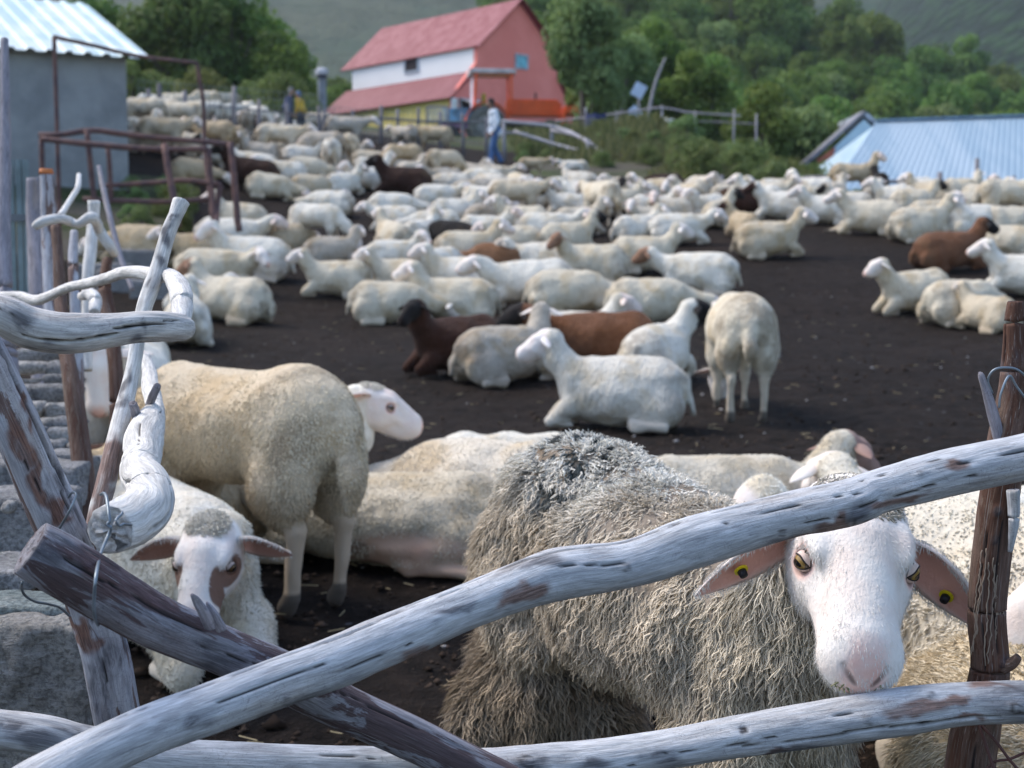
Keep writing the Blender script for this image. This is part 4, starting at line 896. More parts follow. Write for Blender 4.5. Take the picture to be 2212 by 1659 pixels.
    for k in range(24):
        b = MB() if k % 12 == 0 else b; s = -1 if k < 12 else 1
        q = np.array([.180 - .010 * rg.random(), s * (.014 + .014 * rg.random()), -.038 - .016 * rg.random()])
        q = g['R'] @ q + g['ho']; dd = rg.normal(0, .0035, 3); b.tube([q - dd, q, q + dd], [.0008, .0015, .0006], 5)
        if k % 12 == 11: b.build('cud_crumbs', flat('cud', (.17, .17, .09), .6, var=.6, sc=60), root, True)
    return root
build_hero()

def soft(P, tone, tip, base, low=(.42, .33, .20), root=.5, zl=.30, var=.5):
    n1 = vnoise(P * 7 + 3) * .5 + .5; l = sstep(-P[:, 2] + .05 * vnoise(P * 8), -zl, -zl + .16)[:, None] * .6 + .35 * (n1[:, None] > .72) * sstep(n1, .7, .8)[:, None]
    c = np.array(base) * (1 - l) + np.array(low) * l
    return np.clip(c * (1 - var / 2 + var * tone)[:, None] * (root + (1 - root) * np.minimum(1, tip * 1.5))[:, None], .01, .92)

# --- A: big standing ewe at the left, rump towards us
pA = W(512, 1300, 4.35)
rA = place_root('standing_sheep', pA.x, 4.35, 140, 'large cream ewe standing with its rump right behind the bleached twisted log')
udder = [ell((-.16, 0, .33), (.12, .10, .09), 's', .04)]
gA = sheep_geo('stand', 'graze', yaw=.25, h=.012, seed=12, fat=1.0, lump=.006, fine=False)
make(gA, rA, (.66, .56, .42), FACEP)
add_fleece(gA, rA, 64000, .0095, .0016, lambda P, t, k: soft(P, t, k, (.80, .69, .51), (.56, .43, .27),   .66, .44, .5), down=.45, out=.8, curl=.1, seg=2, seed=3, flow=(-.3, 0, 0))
# --- A2: pinkish head looking right past A's rump
p = G(830, 1180); rt = place_root('resting_sheep', W(510, 1100, 5.2).x, 5.2, 8, 'pinkish white ewe bleating to the right from behind the standing ewe')
g = sheep_geo('lie', 'up', yaw=0, hpitch=.36, h=.011, seed=21, neck=((.33, 0, .28), .17, .54, .36), fine=True, hs=1.08,
              ears=[((-.045, .058, .018), (-.10, .15, -.06), (.3, -.1, -1)), ((-.045, -.058, .018), (-.13, -.115, .0), (.2, -.5, -.8))])
make(g, rt, WHITE, (.77, .70, .65)); eyes(g, rt, lids=True); face_hair(g, rt, 7000, (.80, .74, .69), 900)
rt.location.z -= .02; rt.scale = (.94,) * 3
# --- B: lying sheep with brown eye patches, facing us
def eyepatch(lp, V):
    y = np.abs(lp[:, 1]); e = np.hypot((lp[:, 0] - .040) / .044, (lp[:, 2] - .004) / .034) + .3 * vnoise(lp * 30)
    m = sstep(-e, -1.1, -.9) * (y > .036)
    m = np.maximum(m, sstep(-np.hypot((lp[:, 0] - .10) / .035, (y - .040) / .012), -1.1, -.9) * (lp[:, 1] > 0))
    return np.maximum(m * .92, .55 * sstep(y, .075, .10) * (lp[:, 0] < 0))
rt = place_root('lying_sheep', W(375, 1400, 3.75).x, 3.75, -62, 'white faced sheep with brown eye patches lying behind the dark rail')
rt.scale = (.97,) * 3
g = sheep_geo('lie', 'level', yaw=-.15, hyaw=-.56, h=.010, seed=31, fine=True, patch=eyepatch, hs=1.08, hpitch=.62, neck=((.32, 0, .24), .17, .375, .9), notch=.12,
              ears=[((-.025, .060, .012), (-.015, .185, -.012), (.95, -.1, -.25)), ((-.025, -.060, .012), (-.01, -.188, -.030), (.95, .1, -.25))], earw=.070, fat=.9)
make(g, rt, WHITE, (.78, .75, .72)); eyes(g, rt, (.12, .07, .03)); face_hair(g, rt, 12000, tuft=1800)
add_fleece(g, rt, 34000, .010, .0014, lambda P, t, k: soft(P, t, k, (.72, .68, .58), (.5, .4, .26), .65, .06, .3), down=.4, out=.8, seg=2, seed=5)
# --- J: sheep behind the stick, face down towards us
rt = place_root('standing_sheep', W(274, 1200, 5.9).x, 5.9, -82, 'white sheep staring at us from behind the slim leaning stick')
g = sheep_geo('stand', 'level', yaw=-.0, h=.013, seed=41, hpitch=1.15, hs=1.05, neck=((.34, 0, .56), .26, .66, 1.15), fine=True)
make(g, rt, WHITE, FACEW); eyes(g, rt, lids=True)
rt = place_root('lying_sheep', W(400, 1150, 4.8).x, 4.8, -130, 'dirty white sheep head low under the staring sheep behind the twisted log')
g = sheep_geo('lie', 'level', yaw=.2, h=.014, seed=42); make(g, rt, TAN, FACEW, M_SHEEP)
# --- E: ewe lying on its side behind A's hind legs, pink belly towards us
def bellyp(lp, V): return np.zeros(len(V))
rt = place_root('lying_sheep', W(850, 1290, 4.75).x, 4.75, 172, 'cream ewe lying with pink bare belly to us, between standing legs and shaggy ewe')
g = sheep_geo('lie', 'level', yaw=.15, h=.012, seed=51, fat=1.15, leg_mode=1, extra=[ell((-.12, .16, .12), (.16, .10, .10), 'w', .04)])
V = g['V']; bel = sstep(-np.hypot((V[:, 0] + .10) / .24, (V[:, 2] - .10) / .13), -1.15, -.8) * (V[:, 1] > .10) * (.7 + .3 * vnoise(V * 14))
g['at']['skin'] = np.maximum(g['at']['skin'], bel); g['at']['pink'] = np.maximum(g['at']['pink'], .42 * bel)
rt.scale = (1, 1, .68); g['at']['dark'] = np.maximum(g['at']['dark'], .8 * bel * sstep(vnoise(V * 22), .50, .62))
make(g, rt, (.60, .54, .43), (.70, .60, .52))
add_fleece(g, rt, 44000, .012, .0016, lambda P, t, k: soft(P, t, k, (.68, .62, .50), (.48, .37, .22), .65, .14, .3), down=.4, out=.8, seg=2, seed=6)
b = MB(); 
for k in range(1): 
    pts = [(.40 + .02 * math.cos(a) , .10 * math.cos(a) + .02, .34 + .10 * math.sin(a)) for a in np.linspace(0, 2 * math.pi, 25)]
    b.tube(pts, .013, 8)
b.build('collar', flat('collar_black', (.02, .02, .02), .6), rt, True)
# --- K, F, G, D and the others in the near row
def lying(x, y_, Y, hd, label, wool, face, seed, n=9000, ln=.014, rd=.0018, h=.013, **kw):
    rt = place_root('lying_sheep', W(x, y_, Y).x, Y, hd, label); sc = kw.pop('sc', 1.); rt.scale = (sc,) * 3
    g = sheep_geo('lie', kw.pop('head', 'level'), h=h, seed=seed, **kw); make(g, rt, wool, face)
    if n: add_fleece(g, rt, n, ln, rd, lambda P, t, k: soft(P, t, k, [min(.9, c * 1.12) for c in wool], (.58, .51, .40), .74, .10, .26), down=.4, out=.8, seg=2, seed=seed)
    return rt, g
lying(500, 1190, 5.25, 175, 'brown sheep lying in the shade under the large standing ewe', BROWN, DBROWN, 61, head='low')
lying(1090, 1060, 5.35, 176, 'white sheep stretched out with its chin low on the dark ground, left of marked back', WHITE, FACEW, 62, 26000, head='low', neck=((.34, 0, .24), .33, .12, .35), sc=.80)
lying(1040, 1110, 5.0, 150, 'pale rounded back squeezed in behind the shaggy ewe rump', (.70, .64, .54), FACEP, 63, 20000, head='low', sc=.85)
rt, g = lying(1210, 1600, 3.0, 80, 'dirty long fleeced sheep lying under the long rail behind the shaggy ewe', (.24, .20, .16), FACEP, 64, 0, head='low', sc=.72, wool_thick=.02)
def cd(P, tone, tip):
    c = np.array([.30, .24, .175]) + .07 * vnoise(P * 8)[:, None]; c = c * (.6 + .7 * tone)[:, None] * (.4 + .8 * np.minimum(1, tip * 1.5))[:, None]; return np.clip(c, .01, .8)
add_fleece(g, rt, 24000, .050, .0026, cd, seed=14, down=.8, out=.45)
lying(1960, 1150, 3.95, 170, 'white sheep holding its head up behind the shaggy ewe, ear hanging', WHITE, (.76, .70, .66), 65, 22000, head='up', neck=((.33, 0, .26), .16, .40, .9), hpitch=1.0, sc=.87, yaw=.5)
lying(1560, 1120, 4.75, 6, 'cream sheep behind the long rail looking away to the right', (.64, .59, .49), (.30, .20, .17), 66, 22000, head='up', neck=((.33, 0, .26), .22, .47, .5), sc=.82, yaw=.5)
lying(1950, 1250, 3.95, 100, 'white rounded rump just right of the ewe forehead', (.68, .64, .55), FACEW, 67, 22000, head='level', sc=.85)
rt, g = lying(2640, 1300, 3.35, 196, 'white sheep with a pink lined ear sticking left of the brown post', WHITE, (.78, .70, .66), 68, 20000, head='level', hpitch=.7, hyaw=-.5,
      ears=[((-.045, .058, .018), (-.085, .185, -.045), (.5, -.1, -.9)), ((-.045, -.058, .018), (.02, -.19, -.03), (.2, .2, -1))]); tags(g, rt, (1,))
rt, g = lying(3030, 1420, 2.55, 200, 'broad white head and shoulder right of the brown post', WHITE, FACEW, 69, 24000, head='level', yaw=-.3, sc=1.05)
lying(2040, 1560, 2.95, 120, 'thick fleeced cream sheep lying between the ewe face and the brown post', (.66, .61, .51), FACEW, 70, 36000, .013, .0018, head='low', sc=1.18)
lying(2260, 1560, 2.25, 95, 'beige woolly rump in the lower right corner behind the twigs', (.66, .57, .42), FACEW, 71, 34000, .024, .0019, head='low', sc=.85)
# ---------------------------------------------------------------- the flock
PROTO = {}
def proto(key):
    """one mesh per pose; copies share it"""
    if key in PROTO: return PROTO[key]
    pose, head, yaw, lm, seed, ep = key
    kw = dict(h=.019, seed=seed, leg_mode=lm, lump=.012)
    if ep: kw['patch'] = (lambda lp, V: sstep(-np.hypot((lp[:, 0] - .05) / .07, (lp[:, 2]) / .05), -1.1, -.8))
    if pose == 'stand': kw['h'] = .018
    g = sheep_geo(pose, head, yaw=math.radians(yaw), **kw)
    o = mesh_obj('sheep', g['V'], g['Q'], M_SHEEP, attrs=g['at'])
    PROTO[key] = [o, False]; return PROTO[key]
COLN = {CREAM: 'cream', WHITE: 'white', TAN: 'tan', GREY: 'greyish', DIRTY: 'dirty cream', BROWN: 'brown', DBROWN: 'dark brown', BLACK: 'black'}
FACN = {FACEW: '', FACEP: '', BLACK: ' black faced', DBROWN: ' dark faced', (.25, .15, .10): ' brown faced'}
FB = (.25, .15, .10)
flock = []
GR_FLOCK = 'sheep of the flock resting in the pen'
def sheep(px, py, hd, pose='lie', head='up', yaw=0, wool=CREAM, face=FACEW, sc=1., lm=0, ep=0, label=None, v=None, zone=None, Yfix=None):
    p = G(px, py) if Yfix is None else W(px, py, Yfix)
    if Yfix is not None: p.z = gz(p.x, p.y)
    p.y += .15; p.z = gz(p.x, p.y)
    seed = (len(flock) % 2 if v is None else v)
    pr = proto((pose, head, yaw, lm, seed, ep))
    if not pr[1]: o = pr[0]; pr[1] = True
    else: o = pr[0].copy(); C.objects.link(o)
    for k in list(o.keys()): 
        if k in ('label', 'group', 'category'): del o[k]
    s = sc * .90 * (1 + .03 * random.uniform(-1, 1)); o.location = p
    e = .3; nx_ = (gz(p.x + e, p.y) - gz(p.x - e, p.y)) / (2 * e); ny_ = (gz(p.x, p.y + e) - gz(p.x, p.y - e)) / (2 * e)
    up = Vector((-nx_, -ny_, 1)).normalized() if pose == 'lie' else Vector((-nx_ * .3, -ny_ * .3, 1)).normalized()
    f = Vector((math.cos(math.radians(hd)), math.sin(math.radians(hd)), 0)); y_ = up.cross(f).normalized(); f = y_.cross(up)
    M = Matrix((f, y_, up)).transposed().to_4x4(); M.translation = p
    o.matrix_world = M; o.scale = (s, s, s)
    o.scale = (s * .90, s * .95, s * .97); set_tint(o, wool, face)
    flock.append(dict(o=o, px=px, py=py, hd=hd, pose=pose, head=head, wool=wool, face=face, label=label, x=p.x, y=p.y, zone=zone)); return o
R_, L_, A_, T_ = 0, 180, 90, -90
# --- nearest sheep beyond the rails
sheep(1600, 908, 90, 'stand', 'graze', 0, CREAM, sc=1.24, label='sheep standing alone with its dung stained rump and tail towards us', v=0)
sheep(1345, 935, 172, 'lie', 'up', 0, (.72, .69, .62), (.78, .74, .72), sc=1.10, label='clean white sheep lying in the open middle, head up facing left, pink ear', v=0)
sheep(990, 812, 215, 'lie', 'up', 25, BROWN, BLACK, sc=1.08, label='dark brown sheep with a black face turned to us, left of the middle huddle', v=1)
sheep(1085, 835, 30, 'lie', 'up', 50, GREY, FACEW, sc=1.08, lm=1, label='pale grey sheep curled up behind the black faced brown sheep, neck stretched tall', v=0)
sheep(1300, 815, 177, 'lie', 'level', 0, (.17, .078, .042), BLACK, sc=1.2, label='chestnut brown sheep with a black head lying behind the clean white sheep', v=1)
sheep(1235, 785, 8, 'lie', 'up', 0, WHITE, FACEP, sc=1.04, label='white sheep with dark eye looking right above the chestnut back', v=1, ep=0)
sheep(1425, 835, 60, 'lie', 'up', -50, WHITE, BLACK, sc=1.12, label='white sheep with a black and white head turned right, beside the lone stander', v=0)
# --- middle rows
sheep(727, 645, 185, 'lie', 'up', 0, CREAM, sc=1.0)
sheep(712, 578, 10, 'lie', 'up', 50, GREY, sc=.95)
sheep(683, 545, -18, 'stand', 'graze', 0, WHITE, sc=1.0, label='white sheep standing with its head down, biting its leg, among the left lying sheep')
sheep(622, 549, 60, 'lie', 'low', 0, TAN, sc=.95)
sheep(712, 470, 170, 'lie', 'low', 0, WHITE, BLACK, sc=1.05)
sheep(668, 430, 20, 'lie', 'low', 0, DIRTY)
sheep(738, 426, 45, 'lie', 'up', 0, WHITE)
sheep(715, 383, 92, 'stand', 'graze', 0, WHITE, sc=1.15, label='bright white sheep seen from behind, standing above the lying dark brown sheep')
sheep(535, 410, 178, 'lie', 'up', 0, DBROWN, BLACK, sc=1.35, label='dark reddish brown sheep lying right of the rusty pipe frame')
sheep(548, 385, 178, 'lie', 'level', 0, WHITE, sc=1.1)
sheep(610, 402, 200, 'lie', 'level', 0, WHITE, sc=1.05)
sheep(660, 388, 10, 'lie', 'low', 0, CREAM)
sheep(872, 426, 172, 'lie', 'up', 0, DBROWN, BLACK, sc=1.3, label='nearly black brown sheep with raised black head, lying above the bare patch')
sheep(868, 382, 200, 'stand', 'graze', 0, TAN, FACEW, sc=.95, label='tan sheep standing head down just behind the nearly black one')
sheep(785, 412, 215, 'lie', 'up', 0, WHITE)
sheep(848, 548, 120, 'lie', 'up', 0, CREAM, v=0)
sheep(905, 540, 60, 'lie', 'up', 0, WHITE)
sheep(972, 545, 150, 'lie', 'low', 0, BLACK, BLACK, sc=1.05, label='black sheep lying in the middle of the left rows')
sheep(978, 490, 25, 'lie', 'up', 0, WHITE, sc=1.05)
sheep(515, 505, 172, 'lie', 'up', 0, CREAM, sc=1.05)
sheep(490, 552, 8, 'lie', 'level', 0, WHITE, FACEP, sc=1.15)
sheep(540, 608, 178, 'lie', 'up', 50, WHITE, FACEW, sc=1.3)
sheep(440, 585, 178, 'lie', 'level', 0, TAN, FACEW, sc=1.1)
sheep(455, 632, 5, 'lie', 'level', -50, CREAM, FACEW, sc=1.15)
sheep(495, 700, 160, 'lie', 'up', 0, CREAM, FB, sc=1.15)
sheep(395, 748, 100, 'lie', 'up', 0, WHITE, sc=1.05)
sheep(420, 690, 60, 'lie', 'level', 0, WHITE, sc=1.0)
sheep(300, 575, 170, 'lie', 'low', 0, TAN, FACEW, sc=1.25)
sheep(838, 703, 8, 'lie', 'low', 0, CREAM, sc=1.1)
sheep(985, 700, 178, 'lie', 'up', 0, CREAM, FACEW, sc=1.15)
sheep(868, 640, 182, 'lie', 'up', 0, CREAM, FACEW, sc=1.0)
sheep(845, 588, 12, 'lie', 'up', -50, WHITE, sc=.95)
sheep(1000, 645, 178, 'lie', 'up', 0, WHITE, FACEW, sc=1.1)
sheep(1005, 578, 8, 'lie', 'up', 0, CREAM, FACEW, sc=1.1)
sheep(1045, 530, 5, 'lie', 'up', 0, WHITE, FACEP)
sheep(1178, 532, 5, 'lie', 'level', 0, WHITE, FACEP, sc=1.1)
sheep(1225, 552, 25, 'lie', 'up', 0, CREAM, BLACK, sc=1.05)
sheep(1180, 600, 178, 'lie', 'level', 0, WHITE, GREY, sc=1.05)
sheep(1282, 612, 172, 'lie', 'up', 50, CREAM, FB, sc=1.1)
sheep(1075, 598, 178, 'lie', 'low', 0, (.24, .125, .07), DBROWN, label='light brown sheep flat between the white sheep of the middle rows')
sheep(1150, 668, 190, 'lie', 'level', 0, WHITE, FACEW, sc=1.25)
sheep(1228, 688, 5, 'lie', 'low', 0, CREAM, FACEP, sc=1.2)
sheep(1405, 702, 3, 'lie', 'low', 0, CREAM, FACEW, sc=1.2)
sheep(1515, 640, 168, 'lie', 'level', 0, WHITE, FB, sc=1.15)
sheep(1390, 592, 5, 'lie', 'up', 0, CREAM, FACEW, sc=1.15)
sheep(1465, 532, 3, 'lie', 'level', 0, WHITE, FACEW, sc=1.1)
sheep(1375, 530, 30, 'lie', 'up', 0, WHITE, FACEW, sc=1.0)
sheep(1115, 482, 4, 'stand', 'level', 0, DIRTY, FACEW, sc=1.05, label='dirty cream sheep standing side on in the middle of the packed flock')
sheep(1300, 500, 115, 'stand', 'level', 0, CREAM, FACEW, sc=1.15, label='big round sheep standing with a dark spot on its rump, right of the middle')
sheep(1246, 455, 210, 'lie', 'up', 0, WHITE, BLACK)
sheep(1228, 468, 190, 'lie', 'up', 0, WHITE, BLACK, sc=.9)
sheep(1150, 395, 3, 'stand', 'level', 0, TAN, FACEP, sc=.72, Yfix=31, label='tan sheep nose to nose with a white one below the herder')
sheep(1240, 392, 178, 'stand', 'level', 0, WHITE, FACEP, sc=.72, Yfix=31, label='white sheep nose to nose with a tan one below the herder')
sheep(1660, 560, 6, 'lie', 'up', 0, DIRTY, FACEW, sc=1.15, label='dirty cream sheep with white face at the edge of the bare ground on the right')
sheep(1610, 518, 110, 'lie', 'up', 50, TAN, DBROWN, sc=.95)
sheep(1890, 508, 170, 'lie', 'up', 0, CREAM, FACEW, sc=1.2, lm=1)
sheep(1795, 487, 172, 'lie', 'up', 0, WHITE, FACEW, sc=1.1)
sheep(1695, 478, 170, 'lie', 'up', 0, WHITE, DBROWN, sc=1.1)
sheep(1600, 468, 10, 'lie', 'low', 0, BROWN, DBROWN, sc=1.1, label='brown sheep lying low at the back right of the flock')
sheep(1845, 432, 3, 'stand', 'up', 0, TAN, FACEP, sc=1.0, Yfix=25.5, label='tan sheep standing in front of the blue roof, head up to the right')
sheep(1903, 448, 90, 'stand', 'up', 0, BLACK, BLACK, sc=.75, Yfix=25, label='black lamb standing just under the tan sheep by the blue roof')
sheep(1990, 525, 15, 'lie', 'up', 0, CREAM, FACEW, sc=1.2)
sheep(1975, 470, 15, 'lie', 'up', 0, CREAM, BLACK, sc=1.05)
sheep(1940, 455, 165, 'lie', 'up', 0, WHITE, FACEW)
sheep(2110, 520, 15, 'lie', 'low', 0, WHITE, FACEW, sc=1.2)
sheep(2185, 500, 3, 'stand', 'up', 0, CREAM, FACEW, sc=1.15, label='big cream sheep standing at the right edge below the blue roof')
sheep(2190, 520, 5, 'lie', 'low', 0, CREAM, FACEW, sc=1.1)
sheep(2050, 588, 12, 'lie', 'up', 0, (.18, .085, .048), BLACK, sc=1.15, label='brown and white sheep with a black head lying near the right edge')
sheep(2200, 565, 160, 'lie', 'low', 0, CREAM, FACEW, sc=1.1)
sheep(2225, 645, 168, 'lie', 'up', 0, WHITE, FACEW, sc=1.15)
sheep(1985, 682, 200, 'lie', 'up', 0, CREAM, FACEW, sc=1.1, label='cream sheep head up facing left, nearest to the bare ground on the right')
sheep(2085, 708, 15, 'lie', 'low', 50, CREAM, GREY, sc=1.15)
sheep(2145, 722, 120, 'lie', 'up', 0, DIRTY, GREY, sc=.85)
# --- left slope beside the shed and behind the pipes
sheep(305, 230, 178, 'stand', 'graze', 0, CREAM, sc=1.15, Yfix=29)
sheep(385, 246, 178, 'stand', 'level', 0, CREAM, sc=1.15, Yfix=29.5)
sheep(345, 292, 5, 'stand', 'level', 0, DIRTY, sc=1.15, Yfix=26)
sheep(300, 285, 60, 'stand', 'up', 0, WHITE, sc=.9, Yfix=26.5)
sheep(455, 290, 172, 'stand', 'level', 0, TAN, sc=1.1, Yfix=27)
sheep(510, 305, 100, 'stand', 'level', 0, TAN, sc=.95, Yfix=27.5)
sheep(598, 306, 3, 'stand', 'level', 0, CREAM, sc=1.15, Yfix=28.5)
sheep(692, 320, 178, 'stand', 'graze', 0, GREY, sc=1.1, Yfix=28)
sheep(755, 332, 85, 'stand', 'graze', 0, DIRTY, sc=1.1, Yfix=28.5)
sheep(745, 300, 4, 'stand', 'level', 0, GREY, FACEW, sc=1.25, Yfix=36)
sheep(870, 306, 140, 'stand', 'level', 0, GREY, FACEW, sc=1.05, Yfix=38)
sheep(935, 315, 177, 'stand', 'level', 0, TAN, DBROWN, sc=1.2, Yfix=39, label='tan sheep with a dark head standing beyond the wire fence under the yellow wall')
sheep(614, 328, 190, 'lie', 'up', 0, DIRTY)
sheep(553, 355, 178, 'lie', 'up', 0, GREY)
sheep(645, 360, 10, 'lie', 'up', 0, WHITE, BLACK)
sheep(470, 362, 175, 'lie', 'up', 0, WHITE, BLACK)
sheep(410, 395, 5, 'lie', 'low', 0, TAN)
sheep(395, 335, 178, 'lie', 'up', 0, CREAM)
sheep(300, 330, 15, 'lie', 'level', 0, GREY)
# --- the packed band at the back of the flock
def fill(poly, n, dmin, seed, sc=(.9, 1.05), zone=None, stand=.04):
    rg = random.Random(seed); xs = [p[0] for p in poly]; ys = [p[1] for p in poly]; k = 0
    for _ in range(n * 60):
        if k >= n: break
        x = rg.uniform(min(xs), max(xs)); y = rg.uniform(min(ys), max(ys)); c = False; j = len(poly) - 1
        for i in range(len(poly)):
            if (poly[i][1] > y) != (poly[j][1] > y) and x < (poly[j][0] - poly[i][0]) * (y - poly[i][1]) / (poly[j][1] - poly[i][1]) + poly[i][0]: c = not c
            j = i
        if not c: continue
        p = G(x, y)
        if any((f['x'] - p.x) ** 2 + ((f['y'] - p.y) * .8) ** 2 < dmin ** 2 for f in flock): continue
        hd = rg.choice([0, 5, 12, 172, 180, 188, 30, 150, 60, 120, 210, -30, 90]) + rg.uniform(-8, 8)
        pose = 'stand' if rg.random() < stand else 'lie'; head = rg.choice(['up', 'up', 'up', 'level', 'low']) if pose == 'lie' else 'graze'
        yaw = rg.choice([0, 0, 50, -50]) if (pose == 'lie' and head == 'up') else 0
        wool = rg.choice([CREAM, WHITE, WHITE, WHITE, CREAM, DIRTY, GREY, (.68, .65, .58), (.66, .60, .50), DBROWN if rg.random() < .35 else WHITE]); face = rg.choice([FACEW, FACEW, FACEW, FACEP, FACEW, BLACK if rg.random() < .6 else FACEW])
        sheep(x, y, hd, pose, head, yaw, wool, face, rg.uniform(*sc), zone=zone); k += 1
fill([(790, 362), (900, 366), (1050, 398), (1130, 412), (1060, 470), (920, 400), (800, 390)], 34, .62, 1)
fill([(1080, 412), (1350, 420), (1600, 426), (1620, 470), (1560, 500), (1350, 480), (1080, 470)], 66, .62, 2)
fill([(1600, 428), (1760, 432), (2212, 432), (2212, 470), (1900, 480), (1620, 480)], 30, .7, 3)
fill([(300, 250), (420, 250), (480, 262), (700, 285), (700, 300), (560, 300), (420, 280), (300, 290)], 16, .8, 4, stand=.7)
fill([(480, 330), (600, 318), (770, 345), (790, 380), (690, 380), (480, 360)], 11, .75, 5)
fill([(420, 228), (520, 240), (680, 250), (680, 275), (420, 255)], 16, .9, 6, stand=.9)
fill([(1330, 500), (1560, 505), (1560, 540), (1330, 545)], 6, .7, 7)
fill([(1020, 480), (1300, 500), (1300, 560), (1050, 560)], 12, .66, 8)
fill([(860, 600), (1000, 600), (1120, 610), (1120, 640), (900, 650)], 5, .72, 9)
fill([(470, 395), (640, 400), (600, 440), (520, 430)], 2, .8, 11)
fill([(820, 440), (960, 450), (1000, 520), (860, 520)], 4, .75, 12)
fill([(1650, 470), (1900, 480), (2180, 480), (2180, 500), (1720, 500)], 4, .9, 10)
# --- labels: unique by look, else by order within a place one can find
ZONES = [(0, 640, 0, 262, 'beside the grey shed'), (0, 480, 262, 470, 'behind the rusty pipe frame'), (0, 470, 470, 900, 'behind the leaning stick'),
         (480, 780, 262, 420, 'on the upper left slope'), (640, 1010, 255, 342, 'below the pink roof'), (470, 780, 420, 520, 'left of the bare patch'),
         (470, 800, 520, 800, 'in the lower left rows'), (780, 1010, 342, 395, 'left of the herder'), (780, 1010, 395, 520, 'above the black sheep'),
         (800, 1130, 520, 610, 'around the black sheep'), (800, 1130, 610, 800, 'in the near middle row'), (1010, 1180, 342, 430, 'below the herder'),
         (1180, 1420, 342, 430, 'below the crooked poles'), (1420, 1700, 342, 450, 'below the grassy bank'), (1010, 1200, 430, 520, 'around the side on stander'),
         (1180, 1420, 430, 520, 'near the round stander'), (1420, 1640, 420, 560, 'left of the bare ground'), (1130, 1340, 520, 610, 'below the round stander'),
         (1130, 1600, 560, 800, 'above the lone standing sheep'), (1340, 1640, 500, 610, 'left of the bare right ground'), (1640, 1960, 380, 455, 'left under the blue roof'), (1640, 1960, 455, 530, 'below the tan stander'),
         (1960, 2300, 380, 480, 'right under the blue roof'), (1960, 2300, 480, 560, 'in the right edge row'), (1900, 2300, 560, 800, 'right of the bare ground')]
ORD = ['first', 'second', 'third', 'fourth', 'fifth', 'sixth', 'seventh', 'eighth', 'ninth', 'tenth', 'eleventh', 'twelfth', 'thirteenth', 'fourteenth', 'fifteenth', 'sixteenth', 'seventeenth', 'eighteenth', 'nineteenth', 'twentieth', 'twenty-first', 'twenty-second', 'twenty-third', 'twenty-fourth', 'twenty-fifth']
def zone_of(f):
    for x0, x1, y0, y1, n in ZONES:
        if x0 <= f['px'] < x1 and y0 <= f['py'] < y1: return n
    return 'at the flock edge'
groups = {}
for f in flock:
    f['o']['category'] = 'sheep'; f['o']['group'] = GR_FLOCK
    f['o'].name = 'lying_sheep' if f['pose'] == 'lie' else 'standing_sheep'
    if f['label']: f['o']['label'] = f['label']; continue
    h = f['hd'] % 360; side = 'facing right' if h < 55 or h > 305 else 'facing left' if 125 < h < 235 else 'facing away' if h <= 125 else 'facing us'
    d = f"{COLN.get(f['wool'], 'off-white')}{FACN.get(f['face'], '')} {'lying' if f['pose'] == 'lie' else 'standing'} sheep {side}"
    groups.setdefault((zone_of(f), d), []).append(f)
for (z, d), L in groups.items():
    L.sort(key=lambda f: f['px'])
    for i, f in enumerate(L):
        f['o']['label'] = f'{d} {z}' if len(L) == 1 else f'{d}, {ORD[i]} from left {z}'
print('FLOCK', len(flock), 'protos', len(PROTO))
# ---------------------------------------------------------------- shed with the corrugated roof, left
def V3(x, y, z): return np.array([x, y, z], float)
def corrugated(mb, a, b, c, d, waves, amp, thick=.012, prof='trap'):
    """sheet between eave a->b and ridge d->c, ribs running eave to ridge"""
    a, b, c, d = [np.array(q, float) for q in (a, b, c, d)]; n = np.cross(b - a, d - a); n /= np.linalg.norm(n)
    if n[2] < 0: n = -n
    K = waves * 8; u = np.linspace(0, 1, K + 1); ph = (u * waves) % 1
    w = np.clip(2.2 - np.abs(ph - .5) * 9, 0, 1) * amp if prof == 'trap' else amp * .5 * (1 + np.sin(2 * np.pi * u * waves))
    lo = a + (b - a) * u[:, None] + n * w[:, None]; hi = d + (c - d) * u[:, None] + n * w[:, None]
    V = np.concatenate([lo, hi, lo - n * thick, hi - n * thick]); m = K + 1; i = np.arange(K)
    Q = np.concatenate([np.stack([i, i + 1, m + i + 1, m + i], 1), np.stack([2 * m + i, 3 * m + i, 3 * m + i + 1, 2 * m + i + 1], 1),
                        np.stack([i, 2 * m + i, 2 * m + i + 1, i + 1], 1), np.stack([m + i, m + i + 1, 3 * m + i + 1, 3 * m + i], 1)])
    mb.add(V, Q)
def wall_mat(name, c, c2, sc=1.2, b=.6):
    m = Mat(name, .9, .2); o = m.obj(); m.col(m.mix(m.ramp(m.noise(o, sc, 5, .65), .35, .65), c, c2)); m.bump(m.noise(o, sc * 14, 4), b, .02); return m.m
cor = W(278, 390, 22.6); base = empty('stone_shed', (cor.x, cor.y, gz(cor.x, cor.y)), label='grey plastered shed with a pale turquoise corrugated metal roof at the left', cat='shed')
BL = Vector(base.location)
def rel(p, o=BL): return np.array(p, float) - np.array(o)
top = W(278, 122, 22.6).z - BL.z
FR = np.array([-.874, -.486, 0]); back = np.array([-2.0, 3.6, 0]); Lw = 7.; BKN = back / np.linalg.norm(back)
M_PLASTER = wall_mat('grey_plaster', (.20, .215, .23), (.29, .31, .325), 1.1)
mb = MB(); q = FR * Lw; mb.quadprism([[q[0], q[1], -1.2], [0, 0, -1.2], [0, 0, top], [q[0], q[1], top]], BKN * .3); mb.build('front_wall', M_PLASTER, base)
